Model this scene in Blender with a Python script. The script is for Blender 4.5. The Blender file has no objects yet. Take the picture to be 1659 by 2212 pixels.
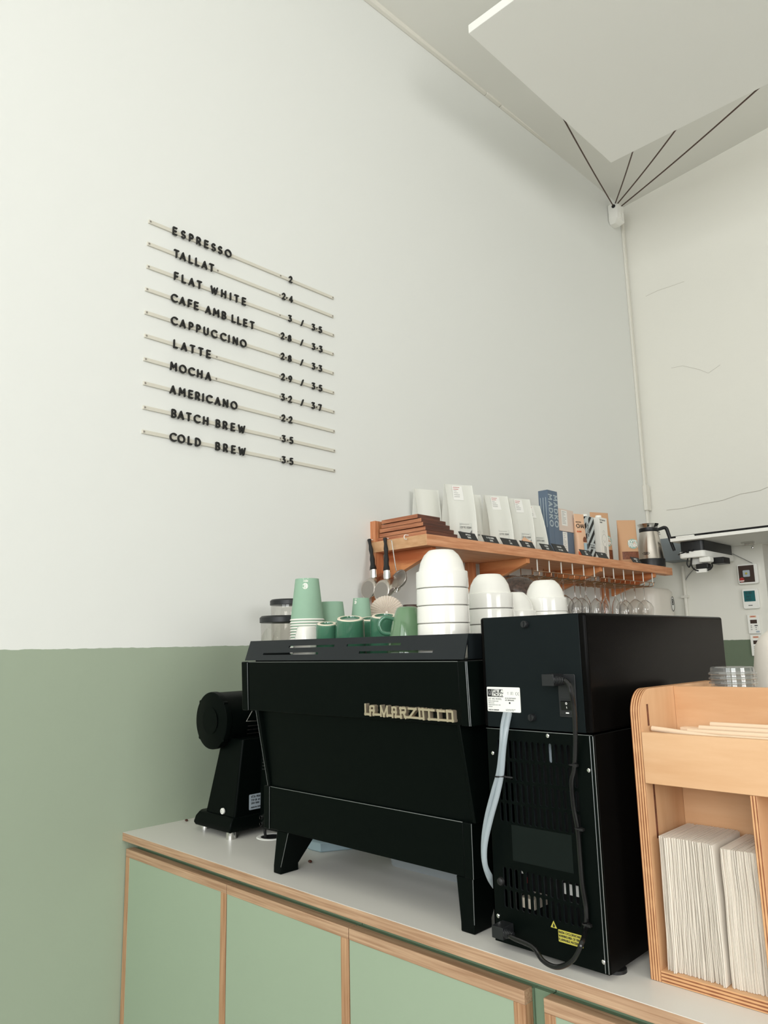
import bpy, bmesh, math, random
from mathutils import Vector, Matrix
random.seed(7)
PI = math.pi
S = bpy.context.scene
C = S.collection

# ------------------------------------------------------------------ camera
cam_d = bpy.data.cameras.new('camera')
cam = bpy.data.objects.new('camera', cam_d); C.objects.link(cam)
cam_d.sensor_fit = 'HORIZONTAL'; cam_d.sensor_width = 36.0
cam_d.lens = 36.0*1609.333/1659.0
cam_d.clip_start = 0.02; cam_d.clip_end = 60
R_ = Vector((0.7132, 0.7006, -0.0221)); U_ = Vector((0.1401, -0.1116, 0.9838)); F_ = Vector((-0.6868, 0.7047, 0.1778))
cam.matrix_world = Matrix(((R_.x,U_.x,-F_.x,2.1856),(R_.y,U_.y,-F_.y,-1.1112),(R_.z,U_.z,-F_.z,1.47),(0,0,0,1)))
S.camera = cam

# ------------------------------------------------------------------ world, light, exposure
S.view_settings.view_transform = 'Standard'
S.view_settings.look = 'None'
S.view_settings.gamma = 1.0
S.view_settings.use_curve_mapping = False
S.view_settings.exposure = -0.21
W = bpy.data.worlds.new('world'); S.world = W; W.use_nodes = True
W.node_tree.nodes['Background'].inputs[0].default_value = (0.80, 0.90, 1.0, 1)
W.node_tree.nodes['Background'].inputs[1].default_value = 1.0
def area(name, loc, rot, sx, sy, power, col):
    d = bpy.data.lights.new(name, 'AREA'); d.shape = 'RECTANGLE'; d.size = sx; d.size_y = sy
    d.energy = power; d.color = col
    o = bpy.data.objects.new(name, d); C.objects.link(o); o.location = loc; o.rotation_euler = rot
    return o
# daylight entering through the two shop windows in the front wall and the one in the right wall
area('daylight_front', (1.55, -4.72, 2.85), (PI/2, 0, 0), 2.0, 2.7, 74, (0.985, 1.0, 1.0))
area('daylight_front', (4.3, -4.72, 2.85), (PI/2, 0, 0), 2.6, 2.7, 255, (0.985, 1.0, 1.0))
area('daylight_side', (6.62, -1.0, 2.6), (PI/2, 0, PI/2), 2.2, 2.0, 120, (1.0, 0.98, 0.95))

# ------------------------------------------------------------------ materials
def new_mat(name):
    m = bpy.data.materials.new(name); m.use_nodes = True
    nt = m.node_tree; b = nt.nodes['Principled BSDF']
    return m, nt, b
def srgb(r, g, b):
    f = lambda c: (c/255/12.92) if c <= 10 else ((c/255+0.055)/1.055)**2.4
    return (f(r), f(g), f(b), 1)
def mat(name, col, rough=0.5, metal=0.0, bump=0.0, bscale=200.0, var=0.0, vscale=8.0, coat=0.0, trans=0.0, ior=1.45, sheen=0.0, spec=None):
    m, nt, b = new_mat(name)
    b.inputs['Base Color'].default_value = col; b.inputs['Roughness'].default_value = rough
    b.inputs['Metallic'].default_value = metal; b.inputs['Coat Weight'].default_value = coat
    b.inputs['Transmission Weight'].default_value = trans; b.inputs['IOR'].default_value = ior
    if spec is not None: b.inputs['Specular IOR Level'].default_value = spec
    if bump or var:
        tc = nt.nodes.new('ShaderNodeTexCoord')
    if bump:
        n = nt.nodes.new('ShaderNodeTexNoise'); n.inputs['Scale'].default_value = bscale; n.inputs['Detail'].default_value = 4
        bp = nt.nodes.new('ShaderNodeBump'); bp.inputs['Strength'].default_value = bump; bp.inputs['Distance'].default_value = 0.002
        nt.links.new(tc.outputs['Object'], n.inputs['Vector']); nt.links.new(n.outputs['Fac'], bp.inputs['Height'])
        nt.links.new(bp.outputs['Normal'], b.inputs['Normal'])
    if var:
        n2 = nt.nodes.new('ShaderNodeTexNoise'); n2.inputs['Scale'].default_value = vscale; n2.inputs['Detail'].default_value = 3
        mx = nt.nodes.new('ShaderNodeMix'); mx.data_type = 'RGBA'
        mx.inputs[6].default_value = tuple(c*(1-var) for c in col[:3])+(1,)
        mx.inputs[7].default_value = tuple(min(1, c*(1+var)) for c in col[:3])+(1,)
        nt.links.new(tc.outputs['Object'], n2.inputs['Vector']); nt.links.new(n2.outputs['Fac'], mx.inputs[0])
        nt.links.new(mx.outputs[2], b.inputs['Base Color'])
    return m
def wood(name, c1, c2, axis='X', stretch=14.0, scale=5.0, rough=0.5, rings=0.0, contrast=(0.35, 0.68)):
    """grain drawn out along one axis; rings > 0 adds the arched figure of flat-sawn boards"""
    m, nt, b = new_mat(name); L = nt.links.new
    tc = nt.nodes.new('ShaderNodeTexCoord'); mp = nt.nodes.new('ShaderNodeMapping')
    sc = [stretch]*3; sc['XYZ'.index(axis)] = 1.0
    mp.inputs['Scale'].default_value = sc
    L(tc.outputs['Object'], mp.inputs['Vector'])
    n = nt.nodes.new('ShaderNodeTexNoise'); n.inputs['Scale'].default_value = scale; n.inputs['Detail'].default_value = 6; n.inputs['Roughness'].default_value = 0.6
    L(mp.outputs['Vector'], n.inputs['Vector'])
    fac = n.outputs['Fac']
    if rings:
        mp2 = nt.nodes.new('ShaderNodeMapping'); s2 = [3.2]*3; s2['XYZ'.index(axis)] = 0.7
        mp2.inputs['Scale'].default_value = s2; L(tc.outputs['Object'], mp2.inputs['Vector'])
        n3 = nt.nodes.new('ShaderNodeTexNoise'); n3.inputs['Scale'].default_value = rings; n3.inputs['Detail'].default_value = 1.5
        L(mp2.outputs['Vector'], n3.inputs['Vector'])
        mm = nt.nodes.new('ShaderNodeMath'); mm.operation = 'MULTIPLY'; mm.inputs[1].default_value = 14
        sn = nt.nodes.new('ShaderNodeMath'); sn.operation = 'SINE'
        ma = nt.nodes.new('ShaderNodeMath'); ma.operation = 'MULTIPLY_ADD'; ma.inputs[1].default_value = 0.30
        L(n3.outputs['Fac'], mm.inputs[0]); L(mm.outputs[0], sn.inputs[0]); L(sn.outputs[0], ma.inputs[0]); L(n.outputs['Fac'], ma.inputs[2])
        fac = ma.outputs[0]
    rp = nt.nodes.new('ShaderNodeValToRGB')
    rp.color_ramp.elements[0].position = contrast[0]; rp.color_ramp.elements[0].color = c2
    rp.color_ramp.elements[1].position = contrast[1]; rp.color_ramp.elements[1].color = c1
    L(fac, rp.inputs['Fac']); L(rp.outputs['Color'], b.inputs['Base Color'])
    b.inputs['Roughness'].default_value = rough
    return m
def ply(name, axis, pitch, c1, c2, rough=0.6):
    """plywood edge: thin veneers stacked along one axis"""
    m, nt, b = new_mat(name); L = nt.links.new
    tc = nt.nodes.new('ShaderNodeTexCoord'); sx = nt.nodes.new('ShaderNodeSeparateXYZ'); L(tc.outputs['Object'], sx.inputs[0])
    ml = nt.nodes.new('ShaderNodeMath'); ml.operation = 'MULTIPLY'; ml.inputs[1].default_value = 2*PI/pitch
    L(sx.outputs['XYZ'.index(axis)], ml.inputs[0])
    sn = nt.nodes.new('ShaderNodeMath'); sn.operation = 'SINE'; L(ml.outputs[0], sn.inputs[0])
    n = nt.nodes.new('ShaderNodeTexNoise'); n.inputs['Scale'].default_value = 40; L(tc.outputs['Object'], n.inputs['Vector'])
    ad = nt.nodes.new('ShaderNodeMath'); ad.operation = 'MULTIPLY_ADD'; ad.inputs[1].default_value = 0.5; L(sn.outputs[0], ad.inputs[0]); L(n.outputs['Fac'], ad.inputs[2])
    rp = nt.nodes.new('ShaderNodeValToRGB')
    rp.color_ramp.elements[0].position = 0.2; rp.color_ramp.elements[0].color = c2
    rp.color_ramp.elements[1].position = 0.6; rp.color_ramp.elements[1].color = c1
    L(ad.outputs[0], rp.inputs['Fac']); L(rp.outputs['Color'], b.inputs['Base Color']); b.inputs['Roughness'].default_value = rough
    return m
def wall_paint(name, split, top, low, bump=0.15, bscale=14.0):
    """white plaster above, green paint below a hand-cut line"""
    m, nt, b = new_mat(name); L = nt.links.new
    tc = nt.nodes.new('ShaderNodeTexCoord'); sx = nt.nodes.new('ShaderNodeSeparateXYZ')
    geo = nt.nodes.new('ShaderNodeNewGeometry'); L(geo.outputs['Position'], sx.inputs[0])
    n = nt.nodes.new('ShaderNodeTexNoise'); n.inputs['Scale'].default_value = 30; L(geo.outputs['Position'], n.inputs['Vector'])
    ma = nt.nodes.new('ShaderNodeMath'); ma.operation = 'MULTIPLY_ADD'; ma.inputs[1].default_value = 0.006
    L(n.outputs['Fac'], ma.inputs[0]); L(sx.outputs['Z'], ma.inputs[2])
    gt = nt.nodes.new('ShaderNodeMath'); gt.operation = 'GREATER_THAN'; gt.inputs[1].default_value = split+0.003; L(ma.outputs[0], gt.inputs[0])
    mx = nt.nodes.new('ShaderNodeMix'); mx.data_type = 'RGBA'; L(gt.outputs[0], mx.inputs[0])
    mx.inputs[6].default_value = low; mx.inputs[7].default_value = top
    L(mx.outputs[2], b.inputs['Base Color']); b.inputs['Roughness'].default_value = 0.75
    n2 = nt.nodes.new('ShaderNodeTexNoise'); n2.inputs['Scale'].default_value = bscale; n2.inputs['Detail'].default_value = 5
    L(geo.outputs['Position'], n2.inputs['Vector'])
    bp = nt.nodes.new('ShaderNodeBump'); bp.inputs['Strength'].default_value = bump; bp.inputs['Distance'].default_value = 0.01
    L(n2.outputs['Fac'], bp.inputs['Height']); L(bp.outputs['Normal'], b.inputs['Normal'])
    return m
def thin_clear(name, tint=(1, 1, 1, 1), gloss=0.12, rough=0.02, milk=0.0):
    """thin clear plastic or blown glass wall: see-through with a sheen, a little milky when asked"""
    m = bpy.data.materials.new(name); m.use_nodes = True; nt = m.node_tree; nt.nodes.clear(); L = nt.links.new
    out = nt.nodes.new('ShaderNodeOutputMaterial'); tr = nt.nodes.new('ShaderNodeBsdfTransparent'); tr.inputs[0].default_value = tint
    gl = nt.nodes.new('ShaderNodeBsdfGlossy'); gl.inputs['Roughness'].default_value = rough
    fr = nt.nodes.new('ShaderNodeLayerWeight'); fr.inputs['Blend'].default_value = 0.35
    ma = nt.nodes.new('ShaderNodeMath'); ma.operation = 'MULTIPLY_ADD'; ma.inputs[1].default_value = 0.5; ma.inputs[2].default_value = gloss*0.4
    L(fr.outputs['Facing'], ma.inputs[0])
    mx = nt.nodes.new('ShaderNodeMixShader'); L(ma.outputs[0], mx.inputs[0]); L(tr.outputs[0], mx.inputs[1]); L(gl.outputs[0], mx.inputs[2])
    last = mx.outputs[0]
    if milk:
        df = nt.nodes.new('ShaderNodeBsdfTranslucent'); df.inputs[0].default_value = (0.8, 0.85, 0.87, 1)
        d2 = nt.nodes.new('ShaderNodeBsdfDiffuse'); d2.inputs[0].default_value = (0.75, 0.82, 0.86, 1)
        ad = nt.nodes.new('ShaderNodeMixShader'); ad.inputs[0].default_value = 0.5; L(df.outputs[0], ad.inputs[1]); L(d2.outputs[0], ad.inputs[2])
        m2 = nt.nodes.new('ShaderNodeMixShader'); m2.inputs[0].default_value = milk; L(last, m2.inputs[1]); L(ad.outputs[0], m2.inputs[2]); last = m2.outputs[0]
    L(last, out.inputs['Surface'])
    return m

WHITE = srgb(230, 231, 226)
M = {}
M['wall_left'] = wall_paint('plaster_white_green', 1.484, WHITE, srgb(158, 170, 149), 0.10, 9)
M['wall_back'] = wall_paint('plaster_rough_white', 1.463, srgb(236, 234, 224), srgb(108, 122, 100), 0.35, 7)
M['white'] = mat('painted_white', srgb(232, 231, 222), 0.7, bump=0.05, bscale=30)
M['ceiling'] = mat('ceiling_white', srgb(232, 231, 223), 0.8, bump=0.05, bscale=20)
M['panel_w'] = mat('panel_white', srgb(246, 245, 238), 0.8)
M['trim'] = mat('trunking_white', srgb(230, 227, 216), 0.5)
M['cafe_wall'] = mat('cafe_wall_taupe', srgb(168, 167, 163), 0.8)
M['floor'] = mat('floor_concrete', srgb(206, 205, 201), 0.6, var=0.04)
M['pinkgrey'] = mat('corridor_paint', srgb(176, 165, 160), 0.8)
M['fir'] = wood('fir_orange', srgb(232, 172, 130), srgb(203, 134, 90), 'Y', 16, 6, 0.5)
M['fir_x'] = wood('fir_bracket', srgb(226, 152, 98), srgb(178, 94, 48), 'X', 9, 5, 0.5, rings=3.0, contrast=(0.25, 0.75))
M['fir_z'] = wood('fir_post', srgb(219, 152, 106), srgb(180, 106, 64), 'Z', 16, 6, 0.5)
M['fir_end'] = wood('fir_end_grain', srgb(226, 182, 138), srgb(196, 146, 100), 'X', 3, 10, 0.6)
M['plyedge'] = wood('counter_ply_edge', srgb(200, 166, 134), srgb(160, 122, 92), 'X', 40, 5, 0.55)
M['plyedge_z'] = wood('door_ply_edge', srgb(200, 160, 122), srgb(156, 112, 78), 'Z', 40, 5, 0.55)
M['laminate'] = mat('laminate_white', srgb(222, 219, 211), 0.38)
M['green_door'] = mat('green_laminate', srgb(156, 172, 148), 0.45, var=0.03, vscale=3)
M['green_dark'] = mat('green_carcass', srgb(120, 142, 116), 0.6)
M['birch'] = wood('birch_face', srgb(222, 180, 138), srgb(206, 158, 114), 'X', 7, 2.5, 0.5)
M['birch_z'] = wood('birch_upright', srgb(224, 184, 143), srgb(208, 162, 120), 'Z', 7, 2.5, 0.5)
M['birch_ex'] = ply('birch_edge_upright', 'X', 0.0042, srgb(216, 166, 118), srgb(140, 84, 50))
M['birch_ez'] = ply('birch_edge_level', 'Z', 0.0050, srgb(212, 162, 114), srgb(140, 84, 50))
M['black'] = mat('machine_black', (0.0020, 0.0036, 0.0029, 1), 0.36, bump=0.02, bscale=900, spec=0.07)
M['black_rail'] = mat('rail_black', (0.0095, 0.0128, 0.0145, 1), 0.45, bump=0.02, bscale=900, spec=0.3)
M['black_box'] = mat('housing_black', (0.0085, 0.0118, 0.0125, 1), 0.28, bump=0.02, bscale=900, spec=0.08)
M['black_satin'] = mat('housing_satin', (0.0030, 0.0028, 0.0026, 1), 0.25, bump=0.01, bscale=700, spec=0.05)
M['black_gloss'] = mat('gloss_black', (0.006, 0.006, 0.006, 1), 0.18)
M['patch'] = mat('patch_black', (0.0050, 0.0085, 0.0070, 1), 0.5, spec=0.15)
M['edge'] = mat('edge_highlight_wear', (0.30, 0.32, 0.32, 1), 0.35, 1.0)  # bright metal for the added edge highlights and wear
M['rubber'] = mat('rubber_black', (0.008, 0.008, 0.008, 1), 0.45)
M['plastic_bk'] = mat('plastic_black', (0.012, 0.013, 0.014, 1), 0.4)
M['dark_in'] = mat('inside_dark', (0.004, 0.004, 0.004, 1), 0.8)
M['steel'] = mat('brushed_steel', (0.62, 0.57, 0.52, 1), 0.24, 1.0)
M['steel_dk'] = mat('steel_matt', (0.42, 0.39, 0.36, 1), 0.38, 1.0)
M['chrome'] = mat('chrome', (0.72, 0.71, 0.69, 1), 0.12, 1.0)
M['badge'] = mat('badge_champagne', (0.62, 0.52, 0.38, 1), 0.34, 0.75)
M['copper'] = mat('copper_wire', (0.50, 0.30, 0.18, 1), 0.3, 1.0)
M['ceramic'] = mat('white_ceramic', srgb(230, 228, 220), 0.16, coat=0.3)
M['glaze'] = mat('green_glaze', srgb(64, 110, 86), 0.12, coat=0.6, var=0.25, vscale=20)
M['glaze_lt'] = mat('sage_glaze', srgb(98, 130, 96), 0.14, coat=0.6, var=0.2, vscale=14)
M['unglazed'] = mat('unglazed_foot', srgb(226, 214, 194), 0.7)
M['paper_g'] = mat('green_paper', srgb(144, 176, 152), 0.75, var=0.05, vscale=60)
M['paper_w'] = mat('white_paper', srgb(238, 235, 226), 0.75)
M['filter'] = mat('filter_paper', srgb(232, 222, 210), 0.85)
M['napkin'] = mat('napkin_paper', srgb(232, 224, 212), 0.9, bump=0.1, bscale=120)
M['straw'] = mat('straw_paper', srgb(230, 204, 174), 0.7)
M['glass'] = mat('glass_clear', (0.98, 0.97, 0.96, 1), 0.0, trans=1.0, ior=1.45)
M['clear'] = thin_clear('plastic_clear', (0.93, 0.92, 0.90, 1), 0.10)
M['lid_clear'] = thin_clear('lid_plastic', (0.94, 0.93, 0.91, 1), 0.2, 0.05, milk=0.12)
M['tube'] = thin_clear('hose_silicone', (0.75, 0.82, 0.86, 1), 0.2, 0.15, milk=0.62)
M['tub'] = thin_clear('tub_plastic', (0.9, 0.9, 0.88, 1), 0.15, 0.2, milk=0.6)
M['bag'] = mat('bag_white', srgb(224, 224, 215), 0.40, bump=0.6, bscale=14)
M['label'] = mat('label_white', srgb(238, 237, 231), 0.5)
M['label_gy'] = mat('label_silver', srgb(176, 188, 196), 0.4)
M['pale'] = mat('sticker_pale', srgb(214, 216, 208), 0.35)
M['ink'] = mat('ink_black', (0.012, 0.012, 0.012, 1), 0.6)
M['ink_gy'] = mat('ink_grey', srgb(130, 130, 128), 0.6)
M['ink_red'] = mat('ink_red', srgb(196, 96, 96), 0.6)
M['chalk'] = mat('chalk_white', srgb(225, 225, 220), 0.8)
M['slate'] = mat('tag_black', (0.016, 0.017, 0.018, 1), 0.55)
M['blue_box'] = mat('box_blue', srgb(100, 116, 134), 0.6)
M['blue_ink'] = mat('box_lettering', srgb(178, 190, 194), 0.6)
M['pink_box'] = mat('box_pink', srgb(222, 204, 190), 0.7)
M['kraft'] = mat('kraft_paper', srgb(208, 164, 126), 0.75, bump=0.3, bscale=40)
M['chai'] = mat('pouch_peach', srgb(226, 184, 150), 0.45, bump=0.2, bscale=30)
M['orange'] = mat('pouch_orange', srgb(214, 92, 40), 0.45)
M['granola'] = mat('granola', srgb(120, 70, 44), 0.5, var=0.7, vscale=110, bump=0.6, bscale=120)
M['mint'] = mat('sticker_mint', srgb(150, 184, 172), 0.6)
M['carton_g'] = mat('carton_grey', srgb(196, 204, 204), 0.4)
M['carton_w'] = mat('carton_white', srgb(238, 236, 228), 0.4)
M['board'] = wood('board_dark', srgb(122, 68, 46), srgb(70, 36, 25), 'Y', 10, 6, 0.45)
M['board_edge'] = wood('board_light_edge', srgb(206, 142, 102), srgb(150, 86, 56), 'X', 20, 6, 0.5)
M['rail'] = mat('menu_rail_cream', srgb(214, 210, 196), 0.35)
M['letter'] = mat('letter_black', (0.010, 0.010, 0.010, 1), 0.45)
M['cable_br'] = mat('cord_brown', srgb(92, 74, 66), 0.8)
M['yellow'] = mat('warning_yellow', srgb(186, 176, 74), 0.5)
M['screen'] = mat('screen_teal', srgb(40, 104, 108), 0.2)
M['brown'] = mat('device_brown', srgb(66, 50, 42), 0.4)
M['red'] = mat('sticker_red', srgb(176, 56, 52), 0.5)
M['bluepl'] = mat('plastic_pale_blue', srgb(164, 186, 194), 0.45)
M['greybox'] = mat('cabinet_grey', srgb(128, 136, 140), 0.5)
M['appl'] = mat('appliance_white', srgb(226, 220, 208), 0.3)
M['bean'] = mat('coffee_bean', srgb(74, 40, 28), 0.4)
M['skin'] = mat('skin', srgb(205, 158, 130), 0.5)
M['hair'] = wood('hair_brown', srgb(84, 64, 54), srgb(40, 29, 24), 'Y', 60, 2.5, 0.45)
M['shirt'] = mat('cotton_white', srgb(232, 224, 212), 0.85, bump=0.1, bscale=60)
M['apron'] = mat('cloth_dark', srgb(58, 60, 62), 0.85)
M['dirt'] = mat('crack_grey', srgb(196, 192, 180), 0.9)

# ------------------------------------------------------------------ mesh builder
class MB:
    def __init__(s): s.v = []; s.f = []; s.m = []
    def add(s, vs, fs, mi=0):
        o = len(s.v); s.v += [tuple(x) for x in vs]
        for f in fs: s.f.append([i+o for i in f]); s.m.append(mi)
        return s
    def box(s, x0, x1, y0, y1, z0, z1, mi=0, front=None):
        v = [(x, y, z) for z in (z0, z1) for y in (y0, y1) for x in (x0, x1)]
        fs = [(0,2,3,1),(4,5,7,6),(0,1,5,4),(1,3,7,5),(3,2,6,7),(2,0,4,6)]
        o = len(s.v); s.v += v
        for k, f in enumerate(fs): s.f.append([i+o for i in f]); s.m.append(front if (front is not None and k == 2) else mi)
        return s
    def prism(s, pts, fn, d0, d1, mi=0, edge=None):
        """outline pts (a,b) counter-clockwise seen from +d; fn(a,b,d) -> xyz"""
        n = len(pts); e = mi if edge is None else edge
        s.add([fn(a, b, d0) for a, b in pts]+[fn(a, b, d1) for a, b in pts], [], 0)
        o = len(s.v)-2*n
        s.f.append([o+i for i in range(n)][::-1]); s.m.append(mi)
        s.f.append([o+n+i for i in range(n)]); s.m.append(mi)
        for i in range(n):
            j = (i+1) % n; s.f.append([o+i, o+j, o+n+j, o+n+i]); s.m.append(e)
        return s
    def lathe(s, prof, c=(0, 0, 0), seg=32, ax='Z', mi=0, mis=None, cap0=True, cap1=True, sq=(1, 1)):
        """prof [(r, h)...] swept round the axis through c"""
        def P(r, h, a):
            x, y = r*math.cos(a)*sq[0], r*math.sin(a)*sq[1]
            if ax == 'Z': return (c[0]+x, c[1]+y, c[2]+h)
            if ax == 'Y': return (c[0]+x, c[1]+h, c[2]-y)
            return (c[0]+h, c[1]+x, c[2]+y)
        o = len(s.v)
        for r, h in prof:
            for k in range(seg): s.v.append(P(r, h, 2*PI*k/seg))
        for i in range(len(prof)-1):
            for k in range(seg):
                j = (k+1) % seg
                s.f.append([o+i*seg+k, o+i*seg+j, o+(i+1)*seg+j, o+(i+1)*seg+k]); s.m.append(mis[i] if mis else mi)
        if cap0: s.f.append([o+k for k in range(seg)][::-1]); s.m.append(mis[0] if mis else mi)
        if cap1:
            b = o+(len(prof)-1)*seg; s.f.append([b+k for k in range(seg)]); s.m.append(mis[-1] if mis else mi)
        return s
    def tube(s, pts, r, seg=8, mi=0, closed=False, caps=True):
        P = [Vector(p) for p in pts]; n = len(P); o = len(s.v)
        rr = r if isinstance(r, (list, tuple)) else [r]*n
        t = [(P[min(i+1, n-1)]-P[max(i-1, 0)]).normalized() if not closed else (P[(i+1) % n]-P[i-1]).normalized() for i in range(n)]
        a = Vector((0, 0, 1)) if abs(t[0].z) < 0.9 else Vector((1, 0, 0))
        nx = t[0].cross(a).normalized()
        for i in range(n):
            nx = (nx-t[i]*nx.dot(t[i])).normalized(); by = t[i].cross(nx)
            for k in range(seg):
                q = 2*PI*k/seg; s.v.append(tuple(P[i]+(nx*math.cos(q)+by*math.sin(q))*rr[i]))
        for i in range(n if closed else n-1):
            j = (i+1) % n
            for k in range(seg):
                l = (k+1) % seg; s.f.append([o+i*seg+k, o+i*seg+l, o+j*seg+l, o+j*seg+k]); s.m.append(mi)
        if caps and not closed:
            s.f.append([o+k for k in range(seg)][::-1]); s.m.append(mi)
            s.f.append([o+(n-1)*seg+k for k in range(seg)]); s.m.append(mi)
        return s
    def loft(s, loops, mi=0, caps=True):
        n = len(loops[0]); o = len(s.v)
        for l in loops: s.v += [tuple(p) for p in l]
        for i in range(len(loops)-1):
            for k in range(n):
                j = (k+1) % n; s.f.append([o+i*n+k, o+i*n+j, o+(i+1)*n+j, o+(i+1)*n+k]); s.m.append(mi)
        if caps:
            s.f.append([o+k for k in range(n)][::-1]); s.m.append(mi)
            b = o+(len(loops)-1)*n; s.f.append([b+k for k in range(n)]); s.m.append(mi)
        return s
    def ball(s, c, rx, ry, rz, seg=16, rings=10, mi=0):
        prof = [(math.sin(PI*i/rings), -math.cos(PI*i/rings)) for i in range(1, rings)]
        o = len(s.v)
        for r, h in prof:
            for k in range(seg): s.v.append((c[0]+rx*r*math.cos(2*PI*k/seg), c[1]+ry*r*math.sin(2*PI*k/seg), c[2]+rz*h))
        m = len(prof)
        for i in range(m-1):
            for k in range(seg):
                j = (k+1) % seg; s.f.append([o+i*seg+k, o+i*seg+j, o+(i+1)*seg+j, o+(i+1)*seg+k]); s.m.append(mi)
        b, t = len(s.v), len(s.v)+1; s.v += [(c[0], c[1], c[2]-rz), (c[0], c[1], c[2]+rz)]
        for k in range(seg):
            j = (k+1) % seg; s.f.append([b, o+j, o+k]); s.m.append(mi)
            s.f.append([t, o+(m-1)*seg+k, o+(m-1)*seg+j]); s.m.append(mi)
        return s
    def stroke(s, pts, t, fn, d0, d1, mi=0, round_=True, n=5, ext=0.0):
        """a pen stroke of width t along pts (a,b), given depth d0..d1"""
        for (a, b), (c, d) in zip(pts[:-1], pts[1:]):
            L = math.hypot(c-a, d-b)
            if L < 1e-9: continue
            if ext and L > 2.2*t: ex, ey = (c-a)/L*t*ext, (d-b)/L*t*ext; a -= ex; b -= ey; c += ex; d += ey
            s.k = (getattr(s, 'k', 0)+1) % 7; lift = s.k*1.2e-5          # keeps crossing strokes from lying in one plane
            g = math.atan2(d-b, c-a); o = []
            if round_:
                for k in range(n+1): q = g-PI/2+PI*k/n; o.append((c+t/2*math.cos(q), d+t/2*math.sin(q)))
                for k in range(n+1): q = g+PI/2+PI*k/n; o.append((a+t/2*math.cos(q), b+t/2*math.sin(q)))
            else:
                ex, ey = (c-a)/L*t/2, (d-b)/L*t/2
                o = [(c+ex+ey, d+ey-ex), (c+ex-ey, d+ey+ex), (a-ex-ey, b-ey+ex), (a-ex+ey, b-ey-ex)]
            s.prism(o, fn, d0, d1+lift, mi)
        return s
    def write(s, text, h, fn, d0, d1, a0=0.0, b0=0.0, t=0.15, gap=0.28, mi=0, align='l', round_=False):
        w = sum(GLY[c][0]*h+gap*h for c in text)-gap*h
        x = a0-(w/2 if align == 'c' else 0)
        for c in text:
            gw, st = GLY[c]
            for pl in st: s.stroke([(x+a*h, b0+b*h) for a, b in pl], t*h, fn, d0, d1, mi, round_, 4)
            x += (gw+gap)*h
        return s
def onX(X, s=1): return lambda a, b, d: (X+s*d, a, b)            # facing +X: a = Y, b = Z
def onY(Y): return lambda a, b, d: (a, Y-d, b)                     # facing -Y: a = X, b = Z
def onZ(Z): return lambda a, b, d: (a, b, Z+d)
def arc(cx, cy, rx, ry, a0, a1, n=10): return [(cx+rx*math.cos(math.radians(a0+(a1-a0)*i/n)), cy+ry*math.sin(math.radians(a0+(a1-a0)*i/n))) for i in range(n+1)]
def rrect(x0, x1, z0, z1, r, n=4):
    return (arc(x1-r, z0+r, r, r, -90, 0, n)+arc(x1-r, z1-r, r, r, 0, 90, n)+arc(x0+r, z1-r, r, r, 90, 180, n)+arc(x0+r, z0+r, r, r, 180, 270, n))
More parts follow.
